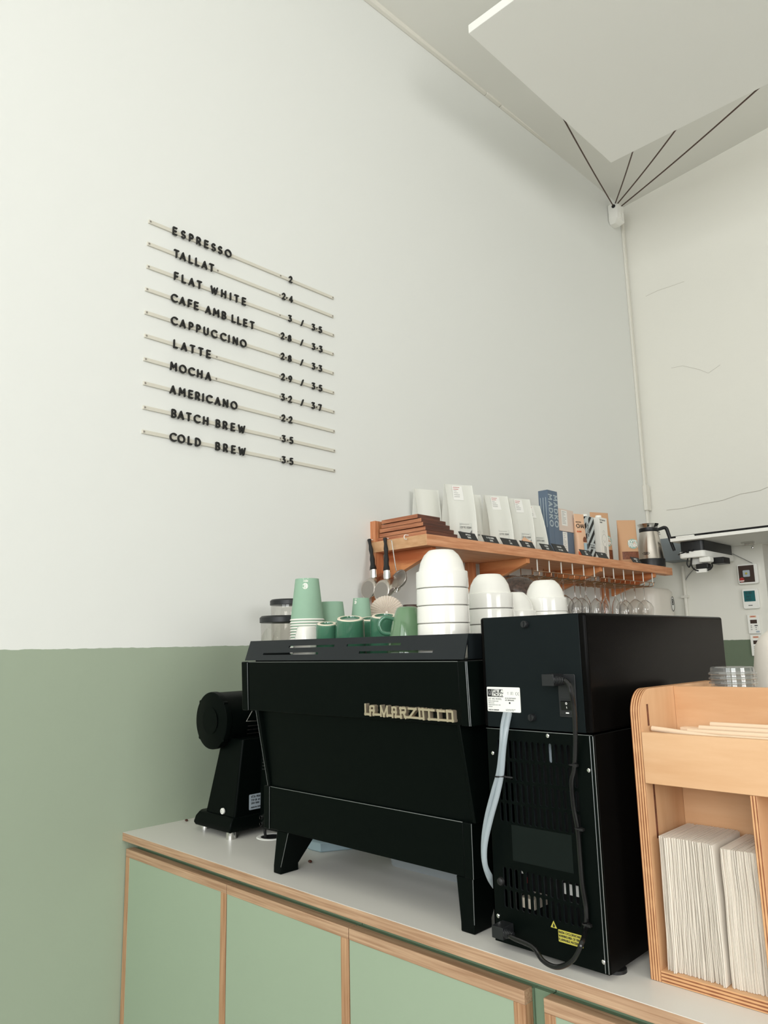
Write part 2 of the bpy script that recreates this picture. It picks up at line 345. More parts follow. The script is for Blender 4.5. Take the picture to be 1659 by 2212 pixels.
GLY = {' ': (0.3, []),
 'A': (.72, [[(0,0),(.36,1),(.72,0)],[(.13,.3),(.59,.3)]]), 'B': (.52, [[(0,0),(0,1),(.26,1)]+arc(.26,.76,.22,.24,90,-90,6)+[(0,.52)],[(.26,.52)]+arc(.26,.26,.26,.26,90,-90,6)+[(0,0)]]),
 'C': (.72, [arc(.5,.5,.5,.5,48,312,14)]), 'D': (.66, [[(0,0),(0,1),(.2,1)]+arc(.2,.5,.46,.5,90,-90,10)+[(0,0)]]),
 'E': (.5, [[(.5,1),(0,1),(0,0),(.5,0)],[(0,.5),(.42,.5)]]), 'F': (.48, [[(.48,1),(0,1),(0,0)],[(0,.5),(.4,.5)]]),
 'G': (.76, [arc(.5,.5,.5,.5,48,350,14)+[(.98,.46),(.6,.46)]]), 'H': (.62, [[(0,0),(0,1)],[(.62,0),(.62,1)],[(0,.5),(.62,.5)]]), 'I': (.02, [[(0,0),(0,1)]]),
 'J': (.4, [[(.4,1),(.4,.2)]+arc(.2,.2,.2,.2,0,-170,6)]), 'K': (.56, [[(0,0),(0,1)],[(.54,1),(0,.42)],[(.2,.6),(.56,0)]]), 'L': (.46, [[(0,1),(0,0),(.46,0)]]),
 'M': (.8, [[(0,0),(.06,1),(.4,.35),(.74,1),(.8,0)]]), 'N': (.64, [[(0,0),(0,1),(.64,0),(.64,1)]]), 'O': (.88, [arc(.44,.5,.46,.5,0,360,18)]),
 'P': (.5, [[(0,0),(0,1),(.24,1)]+arc(.24,.72,.26,.28,90,-90,8)+[(0,.44)]]), 'Q': (.9, [arc(.44,.5,.46,.5,0,360,18),[(.55,.25),(.85,-.05)]]), 'R': (.54, [[(0,0),(0,1),(.24,1)]+arc(.24,.72,.26,.28,90,-90,8)+[(0,.44)],[(.26,.44),(.54,0)]]),
 'S': (.52, [arc(.26,.74,.25,.26,35,270,10)+arc(.26,.24,.26,.24,90,-145,10)]), 'T': (.6, [[(0,1),(.6,1)],[(.3,1),(.3,0)]]), 'U': (.6, [[(0,1),(0,.3)]+arc(.3,.3,.3,.3,180,360,10)+[(.6,1)]]),
 'V': (.66, [[(0,1),(.33,0),(.66,1)]]), 'W': (.98, [[(0,1),(.25,0),(.49,.85),(.73,0),(.98,1)]]), 'X': (.6, [[(0,0),(.6,1)],[(0,1),(.6,0)]]), 'Y': (.62, [[(0,1),(.31,.48),(.62,1)],[(.31,.48),(.31,0)]]), 'Z': (.56, [[(0,1),(.56,1),(0,0),(.56,0)]]),
 '0': (.56, [arc(.28,.5,.28,.5,0,360,14)]), '1': (.2, [[(0,.8),(.18,1),(.18,0)]]), '2': (.5, [arc(.25,.74,.24,.26,170,-30,9)+[(0,0),(.52,0)]]), '3': (.5, [[(.02,1),(.46,1),(.2,.6)]+arc(.22,.31,.28,.31,80,-140,10)]),
 '4': (.58, [[(.42,0),(.42,1),(0,.28),(.58,.28)]]), '5': (.5, [[(.46,1),(.08,1),(.04,.56)]+arc(.22,.31,.28,.31,110,-145,10)]), '6': (.52, [arc(.26,.3,.26,.3,0,360,12),[(.02,.38),(.3,1)]]), '7': (.5, [[(0,1),(.5,1),(.15,0)]]),
 '8': (.5, [arc(.25,.75,.21,.25,0,360,12),arc(.25,.26,.26,.26,0,360,12)]), '9': (.52, [arc(.26,.7,.26,.3,0,360,12),[(.5,.62),(.22,0)]]), '.': (.04, [[(0,.42),(.03,.42)]]), ',': (.05, [[(0,.06),(.03,0)]]), '/': (.4, [[(0,0),(.4,1)]]), '-': (.3, [[(0,.45),(.3,.45)]])}

def obj(name, mb, mats, parent=None, bevel=0.0, smooth=True, label=None, cat=None, group=None, kind=None, segs=2, angle=35):
    me = bpy.data.meshes.new(name)
    vs = mb.v; loc = Vector((0, 0, 0))
    if parent is None and kind != 'structure':
        lo = [min(v[i] for v in vs) for i in range(3)]; hi = [max(v[i] for v in vs) for i in range(3)]
        loc = Vector(((lo[0]+hi[0])/2, (lo[1]+hi[1])/2, lo[2])); vs = [(v[0]-loc.x, v[1]-loc.y, v[2]-loc.z) for v in vs]
    me.from_pydata(vs, [], mb.f)
    bm = bmesh.new(); bm.from_mesh(me); bmesh.ops.recalc_face_normals(bm, faces=bm.faces); bm.to_mesh(me); bm.free()
    if not isinstance(mats, (list, tuple)): mats = [mats]
    for m in mats: me.materials.append(M[m])
    if len(mats) > 1: me.polygons.foreach_set('material_index', mb.m)
    if smooth:
        me.polygons.foreach_set('use_smooth', [True]*len(me.polygons)); me.set_sharp_from_angle(angle=math.radians(angle))
    me.update()
    o = bpy.data.objects.new(name, me); C.objects.link(o); o.location = loc
    if parent is not None:
        o.parent = parent; o.matrix_parent_inverse = Matrix.Translation(-parent.location)
    if bevel:
        b = o.modifiers.new('soft_edges', 'BEVEL'); b.width = bevel; b.segments = segs; b.limit_method = 'ANGLE'; b.angle_limit = math.radians(40)
    for k, v in (('label', label), ('category', cat), ('group', group), ('kind', kind)):
        if v: o[k] = v
    return o
def thing(name, label, cat, loc=(0, 0, 0), group=None):
    o = bpy.data.objects.new(name, None); C.objects.link(o); o.location = loc; o.empty_display_size = 0.05
    o['label'] = label; o['category'] = cat
    if group: o['group'] = group
    return o
def dup(root, loc, label=None, rz=None, group=None, rot=None):
    r = root.copy(); C.objects.link(r); r.location = loc
    if rz is not None: r.rotation_euler = (0, 0, rz)
    if rot is not None: r.rotation_euler = rot
    if label: r['label'] = label
    if group: r['group'] = group
    for ch in list(root.children):
        c = ch.copy(); C.objects.link(c); c.parent = r
        for g in ch.children:
            d = g.copy(); C.objects.link(d); d.parent = c
    return r
def bez(p0, p1, p2, p3, n=12):
    a, b, c, d = map(Vector, (p0, p1, p2, p3))
    return [tuple(a*(1-t)**3+b*3*t*(1-t)**2+c*3*t*t*(1-t)+d*t**3) for t in [i/n for i in range(n+1)]]
def spline(P, n=6):
    P = [Vector(p) for p in P]; out = []
    for i in range(len(P)-1):
        a = P[max(i-1, 0)]; b = P[i]; c = P[i+1]; d = P[min(i+2, len(P)-1)]
        for k in range(n):
            t = k/n; out.append(tuple(0.5*((2*b)+(c-a)*t+(2*a-5*b+4*c-d)*t*t+(3*b-a-3*c+d)*t**3)))
    out.append(tuple(P[-1])); return out
ORD = ['first','second','third','fourth','fifth','sixth','seventh','eighth','ninth','tenth','eleventh','twelfth','thirteenth','fourteenth','fifteenth','sixteenth','seventeenth','eighteenth','nineteenth','twentieth']
# ================================================================== the room
def wall_holes(x0, x1, z0, z1, holes, fn, d0, d1):
    """a wall slab with rectangular openings (a0,a1,b0,b1)"""
    m = MB(); xs = sorted({x0, x1}|{h[i] for h in holes for i in (0, 1)}); zs = sorted({z0, z1}|{h[i] for h in holes for i in (2, 3)})
    for a, b in zip(xs[:-1], xs[1:]):
        for c, d in zip(zs[:-1], zs[1:]):
            if any(h[0]-1e-6 <= a and b <= h[1]+1e-6 and h[2]-1e-6 <= c and d <= h[3]+1e-6 for h in holes): continue
            m.prism([(a, c), (b, c), (b, d), (a, d)], fn, d0, d1)
    return m
obj('floor', MB().box(-0.2, 6.7, -4.8, 5.4, -0.1, 0), 'floor', kind='structure')
obj('wall_left', MB().box(-0.2, 0, -4.8, 3.9, 0, 4.95), 'wall_left', kind='structure')
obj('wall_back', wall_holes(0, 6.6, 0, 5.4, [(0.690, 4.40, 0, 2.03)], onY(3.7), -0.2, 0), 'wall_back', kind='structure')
obj('wall_front', wall_holes(0, 6.6, 0, 5.4, [(0.55, 2.55, 1.5, 4.2), (3.0, 5.6, 1.5, 4.2)], onY(-4.6), 0, 0.2), 'cafe_wall', kind='structure')
obj('wall_right', wall_holes(-4.8, 3.9, 0, 5.4, [(-2.1, 0.1, 1.6, 3.6)], onX(6.5), 0, 0.2), 'cafe_wall', kind='structure')
# room beyond the back-wall opening, both widened out of view to darken reflections
obj('wall_corridor', MB().box(0.2, 4.9, 5.0, 5.1, 0, 2.6).box(0.2, 0.3, 3.9, 5.0, 0, 2.6).box(4.8, 4.9, 3.9, 5.0, 0, 2.6).box(0.2, 4.9, 3.9, 5.1, 2.6, 2.7), 'pinkgrey', kind='structure')
# ceiling, a little out of level: it climbs towards the right
cz = lambda x, y: 4.588+0.098*x+0.010*(y-3.7)
c = MB(); q = [(-0.2, -4.8), (6.7, -4.8), (6.7, 3.9), (-0.2, 3.9)]
c.add([(x, y, cz(x, y)) for x, y in q]+[(x, y, cz(x, y)+0.2) for x, y in q], [(0,1,2,3),(7,6,5,4),(0,4,5,1),(1,5,6,2),(2,6,7,3),(3,7,4,0)])
obj('ceiling', c, 'ceiling', kind='structure', smooth=False)
# windows (frames with a muntin each)
for i, (x0, x1) in enumerate(((0.55, 2.55), (3.0, 5.6))):
    w = MB(); xm = (x0+x1)/2
    for a, b in ((x0, x0+0.06), (xm-0.05, xm+0.05), (x1-0.06, x1)): w.box(a, b, -4.68, -4.62, 1.5, 4.2)
    for a, b in ((1.5, 1.56), (3.3, 3.36), (4.14, 4.2)): w.box(x0, x1, -4.67, -4.63, a, b)
    obj('window_%d' % (i+1), w, 'trim', kind='structure', bevel=0.004)
w = MB()
for a, b in ((-2.1, -2.04), (-1.03, -0.97), (0.04, 0.1)): w.box(6.52, 6.58, a, b, 1.6, 3.6)
for a, b in ((1.6, 1.66), (3.54, 3.6)): w.box(6.53, 6.57, -2.1, 0.1, a, b)
obj('window_3', w, 'trim', kind='structure', bevel=0.004)
# cable trunking along the top of the menu wall and down the corner
t = MB()
def trunk(y0, y1, w):
    z0, z1 = (4.530+0.0294*(y-1.118) for y in (y0, y1))
    t.add([(0, y0, z0), (w, y0, z0+0.004), (w, y0, z0+0.036), (0, y0, z0+0.040), (0, y1, z1), (w, y1, z1+0.004), (w, y1, z1+0.036), (0, y1, z1+0.040)],
          [(0,1,2,3),(7,6,5,4),(0,4,5,1),(1,5,6,2),(2,6,7,3),(3,7,4,0)])
for y0, y1, w_ in ((-4.6, 2.03, 0.018), (2.033, 2.17, 0.022), (2.175, 2.93, 0.018), (2.933, 3.66, 0.020)): trunk(y0, y1, w_)
obj('trim_1', t, 'trim', kind='structure', bevel=0.003)
t = MB(); t.box(0, 0.016, 3.645, 3.672, 1.9, 4.55).box(0, 0.026, 3.63, 3.69, 2.33, 2.50)
obj('trim_2', t, 'trim', kind='structure', bevel=0.003)
t = MB(); t.tube([(0.20, 3.685, 1.30), (0.20, 3.685, 1.94)], 0.011, 10).box(0.178, 0.222, 3.672, 3.70, 1.735, 1.75)
obj('trim_3', t, 'trim', kind='structure')
# hairline cracks and the ledge where the rough plaster of the back wall ends
t = MB()
t.tube([(0.1233, 3.699, 2.3219), (0.2321, 3.699, 2.3185), (0.3686, 3.699, 2.3289), (0.4851, 3.699, 2.3322), (0.5999, 3.699, 2.3557), (0.709, 3.699, 2.3585), (0.761, 3.699, 2.373)], 0.0016, 5)
t.tube([(0.1136, 3.699, 3.8519), (0.1989, 3.699, 3.8624), (0.2974, 3.699, 3.8601), (0.3872, 3.699, 3.8602)], 0.0009, 5)
t.tube([(0.2439, 3.699, 3.2833), (0.3226, 3.699, 3.277), (0.4254, 3.699, 3.2215), (0.4816, 3.699, 3.18), (0.5618, 3.699, 3.214)], 0.0009, 5)
obj('trim_4', t, 'dirt', kind='structure')

# hanging acoustic panel under the ceiling, its wires and the brown cords
pn = thing('ceiling_panel', 'large white square panel hanging below the ceiling', 'ceiling panel', (1.145, 1.85, 4.1))
obj('panel_board', MB().box(0.505, 1.785, 1.21, 2.491, 4.1, 4.142), 'panel_w', pn, bevel=0.002)
for x, y in ((0.683, 1.30), (0.683, 2.40), (1.60, 1.30), (1.60, 2.40)):
    obj('suspension_wire', MB().tube([(x, y, 4.142), (x, y, cz(x, y))], 0.0025, 6), 'plastic_bk', pn)
jb = thing('junction_box', 'small white faceted box high in the wall corner where brown cords meet', 'junction box', (0.035, 3.5, 4.36))
b = MB(); b.loft([[(x, 3.505+y, 4.375+z) for x, y in rrect(0.0, 0.075, -0.055, 0.055, 0.014, 2)] if k else [(0.0+x*0.6, 3.505+y*0.62, 4.352) for x, y in rrect(0.0, 0.075, -0.055, 0.055, 0.014, 2)] for k, z in ((0, 0), (1, 0), (1, 0.115))])
obj('box_body', b, 'panel_w', jb, bevel=0.002)
obj('cord_grommet', MB().lathe([(0.013, 0), (0.013, 0.006)], (0.05, 3.445, 4.466), 14, 'Y'), 'rubber', jb)
obj('clip_plate', MB().box(0.075, 0.08, 3.475, 3.49, 4.375, 4.45).box(0.075, 0.08, 3.515, 3.53, 4.375, 4.43), 'panel_w', jb, bevel=0.002)
ends = [((0.052, 3.436, 4.469), (0.540, 1.781, 4.146)), ((0.05, 3.475, 4.494), (0.710, 2.417, 4.146)), ((0.055, 3.49, 4.494), (1.001, 2.431, 4.146)), ((0.06, 3.535, 4.494), (1.407, 2.48, 4.146))]
for (a, d), wh in zip(ends, ('leftmost, running off along the menu wall', 'second from the left, the steepest', 'third from the left', 'rightmost, the longest and flattest')):
    A, D = Vector(a), Vector(d); n = 14
    pts = [A.lerp(D, i/n)-Vector((0, 0, 0.012*math.sin(PI*i/n))) for i in range(n+1)]
    tagname = obj('brown_cord', MB().tube(pts, 0.0042, 8), 'cable_br', label='brown cord from corner box to hanging panel, '+wh, cat='cord', group='brown cords')

# ================================================================== the menu
ROWS = [(0.0134, 2.9168, 0.8451, 2.9189, [('E', 0.1046), ('S', 0.1377), ('P', 0.1694), ('R', 0.1996), ('E', 0.2313), ('S', 0.2614), ('S', 0.2898), ('O', 0.3241), ('2', 0.6177)], [0.0134, 0.57, 0.8451]), (0.0118, 2.834, 0.8427, 2.8351, [('T', 0.1131), ('A', 0.1382), ('L', 0.1697), ('L', 0.1961), ('A', 0.2255), ('T', 0.2548), ('2', 0.5833), ('.', 0.5989), ('4', 0.6196)], [0.0118, 0.2824, 0.5666, 0.8427]), (0.0126, 2.7502, 0.8451, 2.7515, [('F', 0.1152), ('L', 0.1446), ('A', 0.175), ('T', 0.2064), ('W', 0.2677), ('H', 0.3077), ('I', 0.3375), ('T', 0.364), ('E', 0.3969), ('3', 0.6147), ('/', 0.6764), ('3', 0.7354), ('.', 0.7527), ('5', 0.7722)], [0.0126, 0.2841, 0.5675, 0.8451]), (0.0106, 2.6674, 0.8419, 2.668, [('C', 0.1086), ('A', 0.1411), ('F', 0.1713), ('E', 0.1964), ('A', 0.2445), ('M', 0.2779), ('B', 0.3109), ('L', 0.3526), ('L', 0.3775), ('E', 0.4043), ('T', 0.4349), ('2', 0.5782), ('.', 0.5955), ('8', 0.6129), ('/', 0.6743), ('3', 0.7355), ('.', 0.7548), ('3', 0.7735)], [0.0106, 0.5648, 0.8419]), (0.0119, 2.5848, 0.8415, 2.5841, [('C', 0.1112), ('A', 0.145), ('P', 0.1776), ('P', 0.2071), ('U', 0.2376), ('C', 0.2697), ('C', 0.3082), ('I', 0.334), ('N', 0.3611), ('O', 0.3959), ('2', 0.5785), ('.', 0.595), ('8', 0.6136), ('/', 0.674), ('3', 0.735), ('.', 0.7528), ('3', 0.7708)], [0.0119, 0.2833, 0.5669, 0.8415]), (0.0141, 2.503, 0.8425, 2.5002, [('L', 0.12), ('A', 0.1523), ('T', 0.1853), ('T', 0.2183), ('E', 0.2498), ('2', 0.5806), ('.', 0.5989), ('9', 0.6161), ('/', 0.6757), ('3', 0.7338), ('.', 0.7522), ('5', 0.7708)], [0.0141, 0.2851, 0.5678, 0.8425]), (0.0145, 2.421, 0.8428, 2.4181, [('M', 0.1149), ('O', 0.1499), ('C', 0.1826), ('H', 0.2163), ('A', 0.2502), ('3', 0.5808), ('.', 0.5978), ('2', 0.6156), ('/', 0.6755), ('3', 0.732), ('.', 0.7496), ('7', 0.7674)], [0.0145, 0.2852, 0.5687, 0.8428]), (0.0158, 2.3382, 0.8431, 2.3361, [('A', 0.1147), ('M', 0.1499), ('E', 0.1829), ('R', 0.21), ('I', 0.2319), ('C', 0.2552), ('A', 0.2906), ('N', 0.3236), ('O', 0.3592), ('2', 0.5829), ('.', 0.601), ('2', 0.6175)], [0.0158, 0.5696, 0.8431]), (0.0176, 2.2559, 0.8441, 2.2546, [('B', 0.1211), ('A', 0.1476), ('T', 0.1774), ('C', 0.2086), ('H', 0.244), ('B', 0.2939), ('R', 0.3235), ('E', 0.3563), ('W', 0.393), ('3', 0.5849), ('.', 0.6042), ('5', 0.6218)], [0.0176, 0.5711, 0.8441]), (0.0176, 2.1737, 0.843, 2.1719, [('C', 0.1195), ('O', 0.1514), ('L', 0.1845), ('D', 0.2152), ('B', 0.2946), ('R', 0.3267), ('E', 0.3599), ('W', 0.3963), ('3', 0.5851), ('.', 0.6049), ('5', 0.6219)], [0.0176, 0.5714, 0.843])]
names_row = ['ESPRESSO 2', 'TALLAT 2.4', 'FLAT WHITE 3 / 3.5', 'CAFE AMB LLET 2.8 / 3.3', 'CAPPUCCINO 2.8 / 3.3', 'LATTE 2.9 / 3.5', 'MOCHA 3.2 / 3.7', 'AMERICANO 2.2', 'BATCH BREW 3.5', 'COLD BREW 3.5']
LH = 0.0252
for (y0, z0, y1, z1, chars, holes), nm in zip(ROWS, names_row):
    zf = lambda y: z0+(z1-z0)*(y-y0)/(y1-y0)
    row = thing('menu_line', 'cream wall rail with black letters reading '+nm, 'menu line', (0, (y0+y1)/2, (z0+z1)/2), 'menu lines on the wall')
    fr = onX(0)
    rl = obj('rail', MB().prism([(y0-0.006, zf(y0)-0.0062), (y1+0.006, zf(y1)-0.0062), (y1+0.006, zf(y1)+0.0062), (y0-0.006, zf(y0)+0.0062)], fr, 0, 0.007), 'rail', row, bevel=0.001)
    for hy in holes:
        obj('screw', MB().lathe([(0.0034, 0), (0.0034, 0.0012), (0.002, 0.0016)], (0.007, hy, zf(hy)), 10, 'X'), 'steel_dk', rl)
    for ch, yc in chars:
        gw, st = GLY[ch]; h = LH*(0.92 if ch in '0123456789./' else 1.0); m = MB(); zc = zf(yc)
        for pl in st: m.stroke([(yc+(a-gw/2)*h, zc+(b_-0.5)*h) for a, b_ in pl], h*0.215, fr, 0.0072, 0.0125, n=4)
        obj('letter', m, 'letter', row, smooth=False, label='black letter '+ch if ch.isalpha() else 'black sign '+ch)

# ================================================================== counter
wt = MB().box(0, 3.3, 0, 0.74, 0.927, 0.9492, front=1)
wt.box(0, 3.3, 0.0, 0.74, 0.9492, 0.950, mi=0)
obj('worktop', wt, ['laminate', 'plyedge'], bevel=0.0008, label='long white laminate worktop with a wooden front edge', cat='worktop')
cuts = [0.003, 0.5225, 0.9635, 1.393]
lab = ['green cabinet with wood-edged door against the menu wall', 'green cabinet with wood-edged door below the espresso machine, second from the wall', 'green cabinet with wood-edged door below the black milk unit', 'green cabinet with wood-edged door below the wooden napkin organiser']
for k in range(4):
    x0, x1 = (cuts[k], cuts[k+1]) if k < 3 else (1.428, 1.93)
    cab = thing('base_cabinet', lab[k], 'cabinet', ((x0+x1)/2, 0.38, 0), 'green cabinets under the worktop')
    obj('carcass', MB().box(x0+0.001, x1-0.001 if k < 3 else x1, 0.036, 0.72, 0.10, 0.8995 if k < 3 else 0.8995).box(x0+0.02, x1-0.02, 0.08, 0.70, 0, 0.10).box(x0+0.001, x1+(0.034 if k == 2 else -0.001), 0.050, 0.10, 0.8995, 0.927).box(*((x1, x1+0.033, 0.040, 0.70, 0.10, 0.8995) if k == 2 else (x0+0.1, x0+0.12, 0.1, 0.12, 0.2, 0.22))), 'green_dark', cab)
    dr = MB().box(x0+0.001, x1-0.002, 0.012, 0.034, 0.11, 0.901)
    d = obj('door', dr, 'green_door', cab, bevel=0.0006)
    obj('top_rail', MB().box(x0+0.0008, x1-0.0015, 0.0106, 0.0345, 0.8815, 0.9030), 'plyedge', d, bevel=0.0008)
    if k in (0, 3): obj('stile', MB().box(x0+0.0008, x0+0.0215, 0.0108, 0.0343, 0.108, 0.8813), 'plyedge_z', d, bevel=0.0008)
    obj('stile', MB().box(x1-0.0245, x1-0.0015, 0.0108, 0.0343, 0.108, 0.8813), 'plyedge_z', d, bevel=0.0008)
obj('cable_grommet', MB().lathe([(0.030, 0.0), (0.0305, 0.002), (0.040, 0.0025), (0.043, 0.0004)], (0.392, 0.247, 0.950), 32, cap0=False, cap1=False).lathe([(0.030, 0.0), (0.030, 0.0006)], (0.392, 0.247, 0.9501), 32, mi=1), ['panel_w', 'dark_in'], label='round white cable grommet set in the worktop', cat='grommet')
for (x, y), wh in zip([(0.0257, 0.1961), (0.3054, 0.1731), (0.6741, 0.1512)], ('lying by the green wall left of the grinder', 'lying in front of the steel grinder foot', 'lying beside the left leg of the espresso machine')):
    m = MB().ball((x, y, 0.9535), 0.0062, 0.0045, 0.0034, 10, 6)
    obj('coffee_bean', m, 'bean', label='dark coffee bean '+wh, cat='coffee bean', group='spilt coffee beans')
# ================================================================== espresso machine (its back faces us)
em = thing('espresso_machine', 'big black espresso machine on the white worktop, seen from its back', 'espresso machine', (0.955, 0.3, 0.95))
sd = lambda a, b, d: (d, a, b)                                       # outline in (Y,Z), swept along X
ub = MB().prism([(0.0, 1.4395), (0.004, 1.3235), (0.56, 1.3235), (0.56, 1.4395)][::-1], sd, 0.6195, 1.2865)
obj('upper_body', ub, 'black', em, bevel=0.0015)
for a, b in ((0.5945, 0.6185), (1.2875, 1.3105)):
    obj('end_cap', MB().prism([(-0.0035, 1.4405), (0.0012, 1.3225), (0.565, 1.3225), (0.565, 1.4405)][::-1], sd, a, b), 'black', em, bevel=0.0022)
obj('back_panel', MB().prism([(0.016, 1.33), (0.047, 1.141), (0.50, 1.141), (0.50, 1.33)][::-1], sd, 0.657, 1.272), 'black', em, bevel=0.001)
for a, b in ((0.6475, 0.6555), (1.2735, 1.2815)):
    obj('side_plate', MB().prism([(0.004, 1.326), (0.041, 1.1445), (0.46, 1.1445), (0.52, 1.326)][::-1], sd, a, b), 'black', em, bevel=0.0015)
obj('lower_body', MB().box(0.6565, 1.2495, 0.042, 0.54, 1.0465, 1.1425), 'black', em, bevel=0.0012)
for a, b in ((0.6335, 0.6555), (1.2505, 1.2715)):
    obj('base_cap', MB().box(a, b, 0.040, 0.545, 1.0455, 1.1435), 'black', em, bevel=0.002)
def leg(x0, x1, xb0, xb1, y0, y1, yb0, yb1):
    return MB().loft([[(xb0, yb0, 0.95), (xb1, yb0, 0.95), (xb1, yb1, 0.95), (xb0, yb1, 0.95)], [(xb0, yb0, 0.966), (xb1, yb0, 0.966), (xb1, yb1, 0.966), (xb0, yb1, 0.966)], [(x0, y0, 1.046), (x1, y0, 1.046), (x1, y1, 1.046), (x0, y1, 1.046)]])
obj('leg', leg(0.679, 0.722, 0.670, 0.698, 0.045, 0.150, 0.042, 0.096), 'black', em, bevel=0.0025)
obj('leg', leg(1.226, 1.266, 1.234, 1.266, 0.045, 0.150, 0.044, 0.098), 'black', em, bevel=0.0025)
obj('leg', leg(0.679, 0.722, 0.670, 0.698, 0.43, 0.535, 0.48, 0.535), 'black', em, bevel=0.0025)
obj('leg', leg(1.226, 1.266, 1.234, 1.266, 0.43, 0.535, 0.48, 0.535), 'black', em, bevel=0.0025)
# cup rail: an inclined plate with four long slots, and plain rails on the other sides
slots = [(0.766, 0.927, 1.4720, 1.4768), (0.968, 1.130, 1.4722, 1.4770), (0.672, 0.878, 1.4562, 1.4610), (1.012, 1.220, 1.4566, 1.4614)]
ry = lambda a, b, d: (a, 0.004+0.017*(b-1.443)/0.048-d, b)
rail = wall_holes(0.6035, 1.300, 1.4432, 1.4910, slots, ry, 0, 0.003)
rail.box(0.6035, 0.6065, 0.02, 0.565, 1.4432, 1.4910).box(1.295, 1.298, 0.02, 0.565, 1.4432, 1.4910).box(0.6035, 1.298, 0.562, 0.565, 1.4432, 1.4910)
obj('cup_rail', rail, 'black_rail', em, smooth=False)
obj('cup_tray', MB().box(0.62, 1.286, 0.022, 0.556, 1.4396, 1.4430), 'black', em)
for x in (0.80, 1.12):
    obj('group_head', MB().lathe([(0.035, 0), (0.042, 0.02), (0.042, 0.06), (0.05, 0.07), (0.05, 0.1)], (x, 0.60, 1.225), 24), 'chrome', em)
obj('drip_tray', MB().box(0.66, 1.25, 0.545, 0.72, 1.05, 1.11), 'steel_dk', em, bevel=0.004)
# thin bright tubes added for edge highlights and wear on the folded sheet metal
def edge(parent, a, b, r=0.0009): obj('edge_highlight_wear', MB().tube([a, b], r, 6), 'edge', parent)
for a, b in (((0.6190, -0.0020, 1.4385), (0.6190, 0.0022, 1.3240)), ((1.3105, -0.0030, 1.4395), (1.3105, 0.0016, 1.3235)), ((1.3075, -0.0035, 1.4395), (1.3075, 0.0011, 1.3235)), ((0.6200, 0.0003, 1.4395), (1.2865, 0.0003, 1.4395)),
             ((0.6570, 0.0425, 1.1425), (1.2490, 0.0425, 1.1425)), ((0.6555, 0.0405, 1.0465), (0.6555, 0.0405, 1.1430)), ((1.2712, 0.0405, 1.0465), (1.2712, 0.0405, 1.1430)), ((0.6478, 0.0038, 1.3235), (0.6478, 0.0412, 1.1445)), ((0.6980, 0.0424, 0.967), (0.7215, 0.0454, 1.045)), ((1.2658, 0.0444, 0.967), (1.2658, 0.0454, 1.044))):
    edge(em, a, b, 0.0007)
# lettering plate on the back: linked bars, drawn stroke by stroke
LG = [[(1.0429, 1.352), (1.0432, 1.3341), (1.0527, 1.3338)], [(1.0574, 1.333), (1.0574, 1.3483), (1.0598, 1.3503), (1.0661, 1.3505), (1.0684, 1.3487), (1.0672, 1.3341)], [(1.0577, 1.3419), (1.0678, 1.3419)], [(1.0672, 1.3343), (1.0873, 1.3343)], [(1.0884, 1.3334), (1.0885, 1.3505), (1.0967, 1.333), (1.1058, 1.3502), (1.1063, 1.3335)], [(1.1064, 1.3343), (1.1192, 1.334)], [(1.121, 1.3326), (1.1203, 1.3489), (1.1227, 1.3503), (1.1279, 1.3502), (1.1304, 1.3485), (1.1297, 1.3328)], [(1.1208, 1.3414), (1.1302, 1.3413)], [(1.1297, 1.3332), (1.1434, 1.3329)], [(1.1437, 1.3321), (1.1429, 1.3495), (1.1534, 1.35), (1.1562, 1.348), (1.1557, 1.3434), (1.1531, 1.3415), (1.1437, 1.3414)], [(1.1506, 1.3411), (1.1556, 1.3327)], [(1.1548, 1.3333), (1.2029, 1.3325)], [(1.1656, 1.3497), (1.1828, 1.3494), (1.1682, 1.3348)], [(1.1935, 1.3333), (1.193, 1.3495), (1.229, 1.3488)], [(1.2023, 1.3494), (1.2036, 1.3325)], [(1.2173, 1.3488), (1.2176, 1.3327)], [(1.2165, 1.3322), (1.2756, 1.3319)], [(1.2542, 1.3483), (1.2397, 1.3485), (1.2406, 1.3324)], [(1.2628, 1.3323), (1.2623, 1.3487), (1.272, 1.3485), (1.2748, 1.3468), (1.2753, 1.3322)]]
m = MB()
for st in LG: m.stroke(st, 0.0038, lambda a, b, d: (a, 0.003-d, b), 0.0, 0.0105, round_=False, ext=0.25)
obj('nameplate', m, 'badge', em, smooth=False)

# ================================================================== black milk unit beside it
mu = thing('milk_dispenser', 'tall black milk unit with vent slots, power cord and clear hoses', 'milk dispenser', (1.43, 0.33, 0.95))
up = MB().box(1.3205, 1.5415, 0.028, 0.634, 1.3215, 1.5190)
obj('upper_housing', up, 'black_satin', mu, bevel=0.005, segs=3)
obj('rear_panel', MB().box(1.3300, 1.5290, 0.0268, 0.030, 1.3225, 1.5185), 'black_box', mu, bevel=0.0006)
lo = MB().box(1.3235, 1.5425, 0.0310, 0.634, 0.9600, 1.3195)
obj('lower_housing', MB().box(1.3235, 1.5425, 0.60, 0.634, 0.96, 1.3195).box(1.3235, 1.3255, 0.031, 0.60, 0.96, 1.3195).box(1.5405, 1.5425, 0.031, 0.60, 0.96, 1.3195).box(1.3255, 1.5405, 0.031, 0.60, 0.96, 0.964).box(1.3255, 1.5405, 0.031, 0.60, 1.314, 1.3195), 'black_satin', mu, bevel=0.001)
